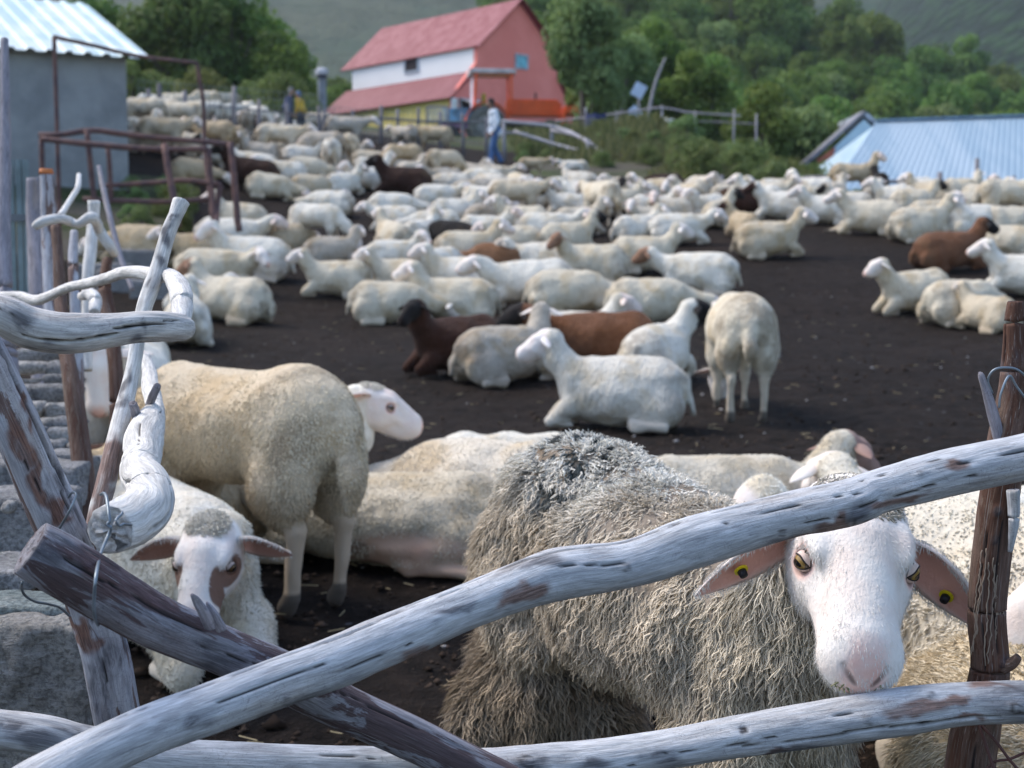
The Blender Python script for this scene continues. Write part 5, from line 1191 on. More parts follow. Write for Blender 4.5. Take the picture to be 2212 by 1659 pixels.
mb = MB(); a = BKN * .302; e = back * 2; rid = back; mb.quadprism([[a[0], a[1], -1.2], [e[0], e[1], -1.2], [e[0], e[1], top], [rid[0], rid[1], W(170, 2, 26.0).z - BL.z - .2], [a[0], a[1], top + .1]], FR * .3); mb.build('side_wall', M_PLASTER, base)
mb = MB(); w = FR * Lw + e; mb.quadprism([[w[0], w[1], -1.2], [e[0] + FR[0] * .31, e[1] + FR[1] * .31, -1.2], [e[0] + FR[0] * .31, e[1] + FR[1] * .31, top], [w[0], w[1], top]], -BKN * .3); mb.build('rear_wall', M_PLASTER, base)
m = Mat('turquoise_sheet', .4, .5); o_ = m.obj()
m.col(m.mix(m.ramp(m.noise(m.scale(o_, (1, .3, .3)), 1.6, 4), .4, .6), (.36, .50, .51), (.54, .62, .63))); M_TURQ = m.m
rb = MB(); ov = -FR * .35; ea = -BKN * .25 + V3(0, 0, -.08)
rd = W(170, 2, 26.0).z - BL.z
A1 = ov + ea + V3(0, 0, top + .03); B1 = FR * Lw + ea + V3(0, 0, top + .03); R1_ = ov + back + V3(0, 0, rd); R0_ = FR * Lw + back + V3(0, 0, rd)
corrugated(rb, B1, A1, R1_, R0_, 26, .04)
corrugated(rb, FR * Lw + back * 2 + BKN * .25 + V3(0, 0, top - .05), ov + back * 2 + BKN * .25 + V3(0, 0, top - .05), R1_ + V3(0, .002, .003), R0_ + V3(0, .002, .003), 26, .04)
rb.build('roof', M_TURQ, base)

# ---------------------------------------------------------------- rusty pipe frames
m = Mat('rusty_pipe', .85, .3); o_ = m.obj(); m.col(m.mix(m.ramp(m.noise(o_, 7, 5, .7), .4, .6), (.085, .055, .060), (.15, .085, .075))); M_RUST = m.m
def pipes(name, label, cat, pieces, org, partname=None):
    r = empty(name, org, label=label, cat=cat); O = np.array(org)
    for nm, pts, rad in pieces:
        b = MB(); P = [np.array(W(*p)) - O for p in pts]
        if len(P) > 2: P = resample(P, .1)
        b.tube(P, rad, 8, .05); b.build(nm, M_RUST, r, True)
    return r
o0 = G(120, 470)
pipes('goal_frame', 'tall rusty goal shaped pipe frame leaning in front of the grey shed', 'pipe frame', [
    ('upright', [(130, 560, 17.5), (124, 300, 17.5), (117, 80, 17.5)], .028), ('top_bar', [(117, 80, 17.5), (200, 98, 18.2), (298, 121, 19), (425, 136, 20)], .026),
    ('upright', [(425, 136, 20), (440, 230, 20), (443, 330, 20), (462, 500, 19.5)], .028)], o0)
o1 = G(350, 480)
pipes('pipe_pen', 'low rusty pipe pen with crooked rails in front of the shed wall', 'pipe pen', [
    ('rail', [(85, 292, 17), (140, 290, 17), (200, 282, 17.2), (300, 294, 17.4), (420, 305, 17.6), (500, 312, 17.8)], .034), ('rail', [(88, 300, 16.6), (200, 312, 16.6), (330, 322, 16.8), (450, 322, 17)], .034),
    ('rail', [(215, 402, 17), (330, 395, 17), (400, 390, 17), (478, 398, 17)], .03), ('rail', [(180, 430, 17), (340, 436, 17), (460, 430, 17)], .03),
    ('leg', [(498, 308, 17.4), (505, 380, 17.3), (514, 480, 17.2), (518, 500, 17.2)], .04), ('leg', [(188, 280, 17), (198, 380, 17), (208, 470, 17)], .034),
    ('leg', [(355, 312, 16.6), (366, 380, 16.5), (378, 440, 16.4), (384, 490, 16.3)], .04), ('leg', [(450, 320, 17), (456, 400, 17), (462, 480, 16.8)], .034),
    ('leg', [(90, 300, 16.8), (92, 400, 16.8), (94, 520, 16.6)], .034), ('leg', [(233, 318, 17), (237, 360, 17), (240, 440, 17)], .03), ('brace', [(476, 400, 17), (470, 440, 17), (464, 520, 16.5)], .034)], o1)
for k, (x, y, Y, s, lb) in enumerate([(265, 508, 15.5, .32, 'big dark rubble stone under the pipe pen'), (330, 505, 15.2, .26, 'round brown stone under the right end of the pipe pen'), (215, 500, 15.8, .3, 'flat rubble stone left of the big one under the pipes'),
                                   (390, 480, 15.8, .26, 'grey stone lying against the pipe pen leg'), (585, 495, 18.0, .13, 'small grey stone on the bare ground left of the standing biter'), (300, 460, 17, .3, 'long stone at the foot of the shed wall')]):
    p = W(x, y, Y); stone((p.x - s, Y, gz(p.x, Y) - .08), (p.x + s, Y + s, gz(p.x, Y) + s * .8), 60 + k, M_ST, lb, h=.03)

# ---------------------------------------------------------------- the pink barn
def barn():
    c0 = W(977, 290, 72.0); O = V3(c0.x, c0.y, gz(c0.x, c0.y) - .1); r = empty('barn', O, math.radians(0), 'large pink gabled barn with red roofs and a white upper wall on the hill', 'barn')
    k = 72 / 68.; u = V3(-.663, .749, 0); v = V3(.749, .663, 0)
    def P(a, b, z): return u * a * k + v * b * k + V3(0, 0, z)
    H = lambda py, Y: W(0, py, Y).z - O[2]
    e1 = H(207, 72.0); eU = H(100, 73.2); rz = H(3, 75.0) ; L = 10.3; zb = -1.5
    lowR = H(262, 78.0); joinR = H(172, 76.8); e2 = H(134, 73.2)
    M_PINK = wall_mat('pink_wall', (.78, .235, .195), (.86, .285, .24), .5, .2); M_WHITE = wall_mat('white_wall', (.86, .88, .88), (.90, .92, .92), .5, .2); M_YEL = wall_mat('yellow_wall', (.80, .66, .20), (.84, .72, .28), .7, .2)
    wB = [P(0, 1.54, zb), P(0, 1.54, eU), P(0, 4.19, rz), P(0, 6.78, eU), P(0, 6.78, zb)]
    mb = MB(); mb.quadprism(wB, u * .25)
    mb.quadprism([P(0.003, 0, zb), P(.003, 0, e1), P(.003, 1.535, e2), P(.003, 1.535, zb)], u * .24); mb.quadprism([P(0.003, 6.785, zb), P(.003, 6.785, joinR), P(.003, 8.7, lowR - .9), P(.003, 8.7, zb)], u * .24)
    gw = mb.build('gable_wall', M_PINK, r)
    mb = MB(); mb.quadprism([P(L, 1.54, 0), P(.26, 1.54, 0), P(.26, 1.54, eU), P(L, 1.54, eU)], v * .25); uw = mb.build('upper_wall', M_WHITE, r)
    mb = MB(); mb.quadprism([P(L, 0, zb), P(.26, 0, zb), P(.26, 0, e1 - .02), P(L, 0, e1 - .02)], v * .25); mb.build('lower_wall', M_YEL, r)
    mb = MB(); mb.quadprism([P(.05, -.03, zb), P(.05, .35, zb), P(.05, .35, e1 - .1), P(.05, -.03, e1 - .1)], u * -.06); mb.build('white_corner', M_WHITE, r)
    mb = MB(); mb.quadprism([P(L, 6.78, zb), P(.26, 6.78, zb), P(.26, 6.78, eU), P(L, 6.78, eU)], v * -.25); mb.build('rear_wall', M_PINK, r)
    mb = MB(); mb.quadprism([P(L, 0.26, zb), P(L, 6.5, zb), P(L, 6.5, eU), P(L, 4.19, rz), P(L, 1.8, eU), P(L, 1.5, e1 + .8), P(L, 0.26, e1)], -u * .2); mb.build('end_wall', M_WHITE, r)
    m = Mat('red_roof_sheet', .55, .4); o_ = m.obj()
    m.col(m.mix(m.ramp(m.noise(m.scale(o_, (1.2, 1.2, .4)), .9, 5, .7), .42, .66), (.20, .030, .048), (.25, .060, .080))); M_RED = m.m
    m = Mat('faded_roof_sheet', .6, .4); o_ = m.obj()
    m.col(m.mix(m.ramp(m.noise(m.scale(o_, (1.5, 1.5, .4)), 1.1, 5, .7), .40, .62), (.22, .038, .055), (.31, .095, .115))); M_RED2 = m.m
    def roof(nm, a, b, c, d, mt, n=40):
        mb = MB(); corrugated(mb, a, b, c, d, n, .05, .05, 'sin'); return mb.build(nm, mt, r)
    s = (rz - eU) / (4.19 - 1.54) / k
    roof('upper_roof', P(L + .9, 1.4, eU - .12 * s + .06), P(-.35, 1.4, eU - .12 * s + .06), P(-.35, 4.19, rz + .08), P(L + .9, 4.19, rz + .08), M_RED2)
    roof('rear_roof', P(L + .9, 7.15, eU - .36 * s + .06), P(-.35, 7.15, eU - .36 * s + .06), P(-.35, 4.195, rz + .083), P(L + .9, 4.195, rz + .083), M_RED)
    lr = roof('lower_roof', P(L + .5, -.22, e1 - .12), P(-.1, -.22, e1 - .12), P(-.1, 1.52, e2 - .45), P(L + .5, 1.52, e2 - .45), M_RED)
    roof('side_roof', P(L, 9.2, lowR - 1.2), P(-.15, 9.2, lowR - 1.2), P(-.15, 6.80, joinR + .1), P(L, 6.80, joinR + .1), M_RED, 20)
    M_DARK = flat('dark_opening', (.025, .018, .02), .8); M_FR = flat('window_frame_grey', (.35, .42, .50), .5); M_BLUE = flat('blue_pane', (.10, .40, .50), .3, .5)
    def window(o, a0, a1, b, z0_, z1_, onu, mtp):
        """onu: on the long side"""
        f = MB(); c = (P((a0 + a1) / 2, b, 0) if onu else P(b, (a0 + a1) / 2, 0)); ax = u if onu else v; n = -v if onu else -u; w = abs(a1 - a0) * k
        Rm = np.stack([ax, n, V3(0, 0, 1)], 1); zc = (z0_ + z1_) / 2; h = z1_ - z0_
        for dx, dz, sx_, sz_ in ((0, h / 2, w + .1, .1), (0, -h / 2, w + .1, .1), (-w / 2, 0, .1, h - .102), (w / 2, 0, .1, h - .102)): f.box(c + ax * dx + V3(0, 0, zc + dz) + n * .02, (sx_, .10, sz_), Rm)
        fo = f.build('window', M_FR, r); g_ = MB(); g_.box(c + V3(0, 0, zc) + n * .012, (w - .1, .04, h - .1), Rm); g_.build('pane', mtp, fo)
    window('w', 4.55, 5.65, 1.54, H(157, 77.5), H(128, 77.5), True, M_DARK)
    window('w', 4.0, 4.75, 0, H(147, 75), H(119, 75), False, M_BLUE)
    window('w', .5, 1.45, 0, H(255, 72.8), H(216, 72.8), False, M_DARK)
    mb = MB(); mb.quadprism([P(-.01, .35, H(213, 72.3)), P(-.01, 1.7, H(216, 73)), P(-.9, 1.7, H(226, 72.4)), P(-.9, .35, H(222, 71.6))], (0, 0, .04)); mb.build('awning', flat('awning_tin', (.36, .36, .36), .6), r)
barn()

# ---------------------------------------------------------------- orange tractor
def tractor():
    Y = 58.; p = W(1088, 285, Y); p.z = gz(p.x, Y) + .0; r = empty('tractor', p, math.radians(6), 'orange farm tractor with an open cab parked before the pink barn', 'tractor')
    MO = flat('tractor_orange', (.85, .13, .03), .5, .4, .12); MW = flat('cab_roof_white', (.55, .50, .50), .5); MT = flat('tyre_rubber', (.14, .14, .13), .9); MG = flat('rim_grey', (.30, .30, .30), .6); MK = flat('chassis_black', (.03, .03, .03), .7)
    k = 1.0
    b = MB(); b.box((.95, 0, 1.18), (1.75, .62, .50)); b.box((1.86, 0, 1.15), (.10, .60, .44)); b.box((.95, 0, 1.45), (1.70, .50, .06)); b.build('hood', MO, r)
    b = MB(); b.box((.75, 0, .60), (2.3, .36, .30)); b.box((1.5, 0, .48), (.2, 1.1, .12)); b.build('chassis', MK, r)
    b = MB(); b.tube([(1.1, .2, 1.25), (1.1, .2, 1.75)], .035, 10); b.build('exhaust', MK, r)
    b = MB(); b.box((-.42, 0, 2.34), (1.55, 1.35, .12)); b.box((-.42, 0, 2.41), (1.40, 1.2, .04)); b.build('cab_roof', MW, r)
    for x, y in ((-1.05, .6), (-1.05, -.6), (.22, .58), (.22, -.58)):
        b = MB(); b.tube([(x, y, 1.05), (x * .92, y, 2.28)], .04, 8); b.build('cab_post', MO, r)
    b = MB(); b.box((-1.06, 0, 1.7), (.03, 1.1, .9)); b.build('rear_panel', flat('curtain_pale', (.55, .48, .55), .7), r)
    b = MB(); b.box((-.45, 0, 1.12), (.5, .5, .12)); b.box((-.68, 0, 1.4), (.1, .48, .5)); b.build('seat', flat('seat_yellow', (.55, .50, .05), .7), r)
    for s in (-1, 1):
        b = MB(); pts = [(-.62 + .72 * math.cos(a), s * .68, .60 + .72 * math.sin(a)) for a in np.linspace(.15, 3.0, 14)]
        for q0, q1 in zip(pts[:-1], pts[1:]):
            q0 = np.array(q0); q1 = np.array(q1); d = q1 - q0; an = math.atan2(d[2], d[0]); b.box((q0 + q1) / 2, (np.linalg.norm(d) + .02, .42, .04), rotm(y=-an))
        b.build('fender', MO, r)
        for (x, rad, wd) in ((-.62, .60, .40), (1.50, .38, .24)):
            t = MB(); n = 32; 
            for y0_, r0_, r1_ in ((0, rad * .62, rad),):
                ring = [(r1_, -wd / 2 * .8), (r1_ * 1.02, 0), (r1_, wd / 2 * .8), (r0_, wd / 2), (r0_, -wd / 2)]; VV = []
                for i in range(n):
                    a = 2 * math.pi * i / n; kk = 1.03 if i % 2 else 1.0
                    for q, (rr, yy) in enumerate(ring): VV.append((x + rr * (kk if q < 3 else 1) * math.cos(a), s * .70 + yy, rad * 1.0 + rr * (kk if q < 3 else 1) * math.sin(a)))
                m5 = len(ring); Q = [[i * m5 + q, i * m5 + (q + 1) % m5, ((i + 1) % n) * m5 + (q + 1) % m5, ((i + 1) % n) * m5 + q] for i in range(n) for q in range(m5)]
                t.add(VV, Q)
            w = t.build('wheel', MT, r); c = MB(); c.tube([(x, s * .70 - wd * .3, rad), (x, s * .70 + wd * .3, rad)], rad * .60, 24); c.tube([(x, s * .70 - wd * .45, rad), (x, s * .70 + wd * .45, rad)], rad * .2, 12); c.build('rim', MG, w)
    b = MB(); b.tube([(2.0, .5, .5), (2.0, .5, 1.15)], .05, 8); b.tube([(2.0, -.5, .5), (2.0, -.5, 1.15)], .05, 8); b.box((2.3, 0, 1.12), (.6, 1.2, .24)); b.build('front_loader', MO, r)
    r.scale = (1.2,) * 3
tractor()
def cart():
    Y = 58.; p = W(1003, 270, Y); p.z = gz(p.x, Y); r = empty('cart', p, math.radians(-4), 'blue and purple farm cart parked left of the orange tractor', 'cart')
    b = MB(); b.box((0, 0, .95), (1.5, 1.1, .45)); b.box((0, 0, 1.22), (1.6, 1.2, .08)); b.build('tub', flat('cart_blue', (.12, .30, .48), .5, var=.5), r)
    b = MB(); b.box((0, 0, .60), (1.7, .9, .20)); b.box((-1.0, 0, .6), (.6, .1, .1)); b.build('frame', flat('cart_purple', (.22, .12, .24), .6), r)
    for x, y in ((-.5, .6), (.5, .6), (-.5, -.6), (.5, -.6)):
        b = MB(); b.tube([(x, y - .07, .3), (x, y + .07, .3)], .3, 20); b.build('wheel', flat('cart_tyre', (.05, .045, .05), .9), r)
cart()
# ---------------------------------------------------------------- fences in the distance
M_FENCE = wood_material('old_fence_wood', (.20, .19, .21), (.08, .08, .09)); M_POLE = wood_material('pale_pole', (.34, .33, .36), (.15, .15, .16))
M_NET = flat('wire_net', (.16, .20, .19), .5)
def fence(name, label, posts, rails, net=None, Y0=None, mat=M_FENCE, cat='fence', pr=1.):
    x, yb, yt, Y = posts[0]; O = np.array(W(x, yb, Y)); O[2] = gz(O[0], O[1]); r = empty(name, O, label=label, cat=cat)
    for i, (x, yb, yt, Y) in enumerate(posts):
        b = MB(); a = np.array(W(x, yb, Y)); t = np.array(W(x + random.uniform(-2, 2), yt, Y)); a[2] = min(a[2], gz(a[0], a[1])) - .1
        b.tube([a - O, (a + t) / 2 - O + np.random.default_rng(i).normal(0, .01, 3), t - O], [.06 * pr, .055 * pr, .045 * pr], 8, .1, i); b.build('post', mat, r, True)
    for pts, rad in rails:
        b = MB(); b.tube(resample([np.array(W(*p)) - O for p in pts], .3), rad, 7, .1); b.build('rail', mat, r, True)
    if net:
        (xa, ya, Ya), (xb, yb, Yb), hh = net; a = np.array(W(xa, ya, Ya)); c = np.array(W(xb, yb, Yb)); b = MB()
        n = int(np.linalg.norm(c - a) / .16)
        for i in range(n + 1):
            q = a + (c - a) * i / n; b.tube([q - O, q + V3(0, 0, hh) - O], .006, 3)
        for j in range(6): b.tube([a + V3(0, 0, hh * j / 5) - O, c + V3(0, 0, hh * j / 5) - O], .006, 3)
        b.build('wire_mesh', M_NET, r)
    return r
fence('wire_fence', 'old wire fence with crooked posts between the flock and the pink barn', [(700, 305, 236, 38), (762, 310, 238, 38.5), (822, 322, 228, 39), (858, 318, 236, 39.5), (905, 325, 232, 40), (952, 330, 240, 40.5), (1000, 330, 244, 41), (1050, 335, 252, 41)],
      [([(700, 252, 38), (822, 256, 39), (905, 262, 40), (1000, 264, 41), (1050, 262, 41)], .035)], ((700, 300, 38), (1050, 318, 41), .85))
fence('wire_fence', 'wire fence with thin stakes along the far left slope behind the sheep', [(320, 262, 192, 32), (345, 262, 180, 32), (398, 262, 196, 32.5), (436, 262, 200, 33), (505, 262, 186, 33.5), (560, 268, 215, 34), (620, 275, 222, 35), (690, 285, 228, 36)],
      [([(300, 230, 32), (436, 228, 33), (560, 238, 34), (690, 250, 36)], .02)], ((300, 262, 32), (690, 284, 36), .9))
fence('pole_fence', 'fallen pale poles bending down the bank right of the herder', [(1090, 345, 258, 41), (1190, 350, 268, 41), (1268, 385, 300, 39)],
      [([(1085, 262, 41), (1150, 268, 41), (1200, 275, 41), (1260, 300, 40), (1300, 330, 38.5), (1350, 372, 37)], .055), ([(1110, 284, 40), (1160, 300, 39.8), (1220, 318, 39.5), (1300, 335, 38.5)], .05), ([(1190, 282, 40.5), (1240, 292, 40), (1285, 316, 39)], .05), ([(1085, 285, 41), (1140, 290, 41)], .04)], mat=M_POLE)
fence('rail_fence', 'grey rail fence on top of the grassy bank under the trees', [(1265, 285, 232, 44), (1330, 290, 240, 44), (1430, 285, 228, 43.5), (1500, 288, 240, 43.5), (1585, 285, 236, 43), (1635, 300, 246, 43)],
      [([(1200, 262, 45), (1330, 246, 44), (1430, 232, 43.5), (1480, 242, 43.5), (1600, 250, 43)], .028), ([(1330, 262, 44), (1500, 262, 43.5), (1640, 268, 43)], .02)], mat=M_POLE, pr=.55)
fence('brush_fence', 'low brushwood fence behind the right back sheep', [(1560, 420, 378, 31), (1640, 425, 398, 30), (1712, 425, 392, 29.5), (2030, 425, 372, 28.5), (2112, 420, 342, 28.5), (2190, 425, 380, 28.5)],
      [([(1640, 408, 30), (1690, 396, 30), (1740, 384, 29.5), (1830, 384, 29), (1920, 392, 29), (2212, 396, 28.5)], .04), ([(1650, 412, 30), (1730, 396, 29.5), (1800, 392, 29)], .035)])
def gate():
    O = np.array(W(945, 300, 46)); O[2] = gz(O[0], O[1]); r = empty('metal_gate', O, label='pale barred metal gate standing against the yellow barn wall', cat='gate')
    a = np.array(W(922, 265, 46)) - O; c = np.array(W(968, 265, 46)) - O; t = np.array(W(0, 230, 46))[2] - O[2]
    b = MB(); m_ = (a + c) / 2; w = c[0] - a[0]
    for z in (a[2], t): b.box((m_[0], m_[1], z), (w, .05, .06))
    for x in (a[0], c[0]): b.box((x, m_[1], (a[2] + t) / 2), (.06, .048, t - a[2] - .062))
    b.build('frame', flat('gate_frame', (.30, .25, .24), .6), r)
    for i in range(1, 11):
        b = MB(); b.tube([(a[0] + w * i / 11, m_[1], a[2]), (a[0] + w * i / 11, m_[1], t)], .022, 6); b.build('bar', flat('gate_bar', (.48, .48, .44), .6) if i == 1 else bpy.data.materials['gate_bar'], r)
    for x in (a[0], c[0]): b = MB(); b.tube([(x, m_[1] + .06, -.3), (x, m_[1] + .06, a[2])], .03, 6); b.build('post', M_FENCE, r)
gate()
def pillar():
    Y = 42.; p = W(697, 300, Y); p.z = gz(p.x, Y); r = empty('stove_chimney', p, label='grey round chimney post with a pale cap left of the pink barn', cat='chimney')
    zt = W(697, 155, Y).z - p.z; b = MB(); b.tube([(0, 0, -.3), (0, 0, zt - .1)], .13, 16); b.build('pipe', flat('pipe_grey', (.20, .22, .25), .6), r)
    b = MB(); b.tube([(0, 0, zt - .22), (0, 0, zt - .08)], .14, 16); b.build('collar', flat('pipe_dark', (.05, .05, .07), .6), r)
    b = MB(); b.tube([(0, 0, zt - .08), (0, 0, zt + .05), (0, 0, zt + .10)], [.19, .19, .12], 16); b.build('cap', flat('cap_pale', (.42, .42, .46), .5), r)
pillar()
# ---------------------------------------------------------------- blue roofed buildings, lower right
def blue():
    Y = 42.; O = np.array(W(1885, 450, Y)); O[2] = gz(O[0], O[1]); r = empty('blue_roof_shed', O, label='long low shed with a light blue corrugated metal roof at the right', cat='shed')
    f = lambda x, y, d: np.array(W(x, y, d)) - O
    m = Mat('blue_sheet', .45, .4); o_ = m.obj(); m.col(m.mix(m.ramp(m.noise(m.scale(o_, (1.2, .15, .15)), 1.0, 4), .4, .62), (.24, .34, .43), (.32, .41, .49))); MB_ = m.m
    rl = f(1892, 264, 46); rr = f(2420, 246, 44.5); el = f(1775, 440, 40); er = f(2500, 452, 38.5)
    mb = MB(); corrugated(mb, el, er, rr, rl, 46, .018, .03); ro = mb.build('roof', MB_, r)
    mb = MB(); d = (rr - rl); mb.box((rl + rr) / 2 + V3(0, .06, .06), (np.linalg.norm(d), .35, .05), rotm(z=math.atan2(d[1], d[0])) @ rotm(y=-math.atan2(d[2], np.hypot(d[0], d[1])))); mb.build('ridge_cap', flat('ridge_blue', (.20, .30, .42), .5), ro)
    mb = MB(); bk = rl + V3(0, 5, -2.4); bkr = rr + V3(0, 5, -2.4); corrugated(mb, bk, bkr, rr + V3(0, .004, .004), rl + V3(0, .004, .004), 46, .035, .03); mb.build('rear_roof', MB_, r)
    mb = MB(); w0 = el + V3(.35, .5, 0); w1 = er + V3(-.4, .5, 0)
    mb.quadprism([[w0[0], w0[1], -2], [w1[0], w1[1], -2], [w1[0], w1[1], w1[2] + .12], [w0[0], w0[1], w0[2] + .12]], (0, .25, 0))
    mb.quadprism([[w0[0], w0[1] + .252, -2], [w0[0], bk[1], -2], [w0[0], bk[1], bk[2] - .05], [rl[0] - .1, rl[1], rl[2] - .15], [w0[0], w0[1] + .252, w0[2] + .15]], (.25, 0, 0)); mb.build('wall', wall_mat('pale_blue_wall', (.35, .48, .58), (.42, .54, .62)), r)
    Y2 = 50.; O2 = np.array(W(1840, 400, Y2)); O2[2] = gz(O2[0], O2[1]); r2 = empty('gabled_shed', O2, label='small gabled shed with a steep dark roof edge left of the blue roof', cat='shed')
    f2 = lambda x, y, d=Y2: np.array(W(x, y, d)) - O2
    mb = MB(); mb.quadprism([f2(1775, 345), f2(1866, 258), f2(1960, 345), f2(1960, 470), f2(1775, 470)], (0, .25, 0)); mb.build('gable_wall', wall_mat('gable_blue', (.40, .55, .64), (.48, .62, .70)), r2)
    mb = MB(); mb.quadprism([f2(1738, 352), f2(1868, 238), f2(1871, 244), f2(1742, 358)], (0, 1.2, 0)); mb.build('roof', flat('dark_roof', (.20, .20, .23), .6), r2)
    mb = MB(); mb.quadprism([f2(1868, 239), f2(2020, 360), f2(2016, 372), f2(1867, 250)], (0, 4, 0)); mb.build('rear_roof', flat('dark_roof_b', (.30, .34, .40), .6), r2)
    mb = MB(); mb.quadprism([f2(1765, 345, 49.6), f2(1805, 318, 49.6), f2(1800, 340, 49.6), f2(1775, 365, 49.6)], (0, .1, 0)); mb.build('rusty_panel', flat('rusty_orange', (.42, .13, .08), .7), r2)
    mb = MB(); mb.quadprism([f2(1765, 420, 49.7), f2(1830, 420, 49.7), f2(1830, 345, 49.7), f2(1790, 350, 49.7), f2(1765, 380, 49.7)], (0, .05, 0)); mb.build('blue_door', flat('door_blue', (.20, .33, .48), .6), r2)
blue()
# ---------------------------------------------------------------- small things on the bank
def panel(x, y, Y, s, an, pole_to, lab):
    s *= .62; p = W(x, y, Y); g0 = gz(p.x, Y); r = empty('panel_on_pole', (p.x, Y, g0), label=lab, cat='panel'); z = p.z - g0
    b = MB(); b.tube([(.02, .05, -.3), (0, .05, z)], .03, 8); b.build('pole', M_POLE, r, True)
    b = MB(); b.box((0, 0, z), (s, .04, s * 1.15), rotm(y=math.radians(an))); o = b.build('panel', flat('panel_pale_blue', (.40, .50, .66), .4, .5, .15), r)
panel(1380, 195, 45, .62, 28, 0, 'larger tilted pale blue panel on a pole before the trees'); panel(1371, 243, 44, .50, -42, 0, 'smaller diamond tilted blue panel low on the bank')
t = tag(log('leaning_pole', [(1396, 280, 4, 44), (1402, 240, 3.5, 44), (1415, 180, 3, 44), (1437, 125, 2, 44)], M_POLE, 91, .15, 10, .1), 'tall bare grey pole leaning right before the trees', 'pole')
def jug(x, y, Y, s, lab, an):
    p = W(x, y, Y); b = MB(); R_m = rotm(y=math.radians(an))
    prof = [(-.20, .10), (-.18, .14), (.05, .145), (.12, .11), (.16, .045), (.20, .045)]
    b.tube([R_m @ V3(0, 0, q[0] * s) for q in prof], [q[1] * s for q in prof], 16); o = b.build('plastic_can', flat('white_plastic', (.72, .76, .76), .4) if 'white_plastic' not in bpy.data.materials else bpy.data.materials['white_plastic'], None, True)
    o.location = p; tag(o, lab, 'can')
jug(1424, 275, 43.3, 1.35, 'white plastic can hanging upright from the rail on the bank', 5); jug(1440, 268, 43.3, 1.2, 'white plastic can tilted right beside its twin on the bank', 60)
for k, (x, w, h, c, lb) in enumerate([(1277, 12, 30, (.10, .10, .20), 'purplish shirt hung on the rail left of the panels'), (1295, 14, 36, (.03, .04, .11), 'dark blue trousers hung on the rail left of the panels')]):
    a = W(x - w, 243, 43.9); b_ = W(x + w, 243 + h, 43.9); b = MB(); n = 12; V = []; 
    for j in range(n):
        for i in range(n):
            u_ = i / (n - 1); v_ = j / (n - 1); V.append((a.x + (b_.x - a.x) * u_, 43.9 + .05 * math.sin(u_ * 16 + k) * v_, a.z + (b_.z - a.z) * v_ - .05 * math.sin(u_ * 3.1) * (1 - v_)))
    for j in range(n):
        for i in range(n): q = V[j * n + i]; V.append((q[0], q[1] + .03, q[2]))
    Q = [[j * n + i, j * n + i + 1, (j + 1) * n + i + 1, (j + 1) * n + i] for j in range(n - 1) for i in range(n - 1)]; Q += [[q + n * n for q in reversed(f)] for f in Q]
    b.add(V, Q); tag(b.build('hung_clothes', flat('cloth_%s' % ['purple', 'navy'][k], c, .9), None, True), lb, 'clothes')

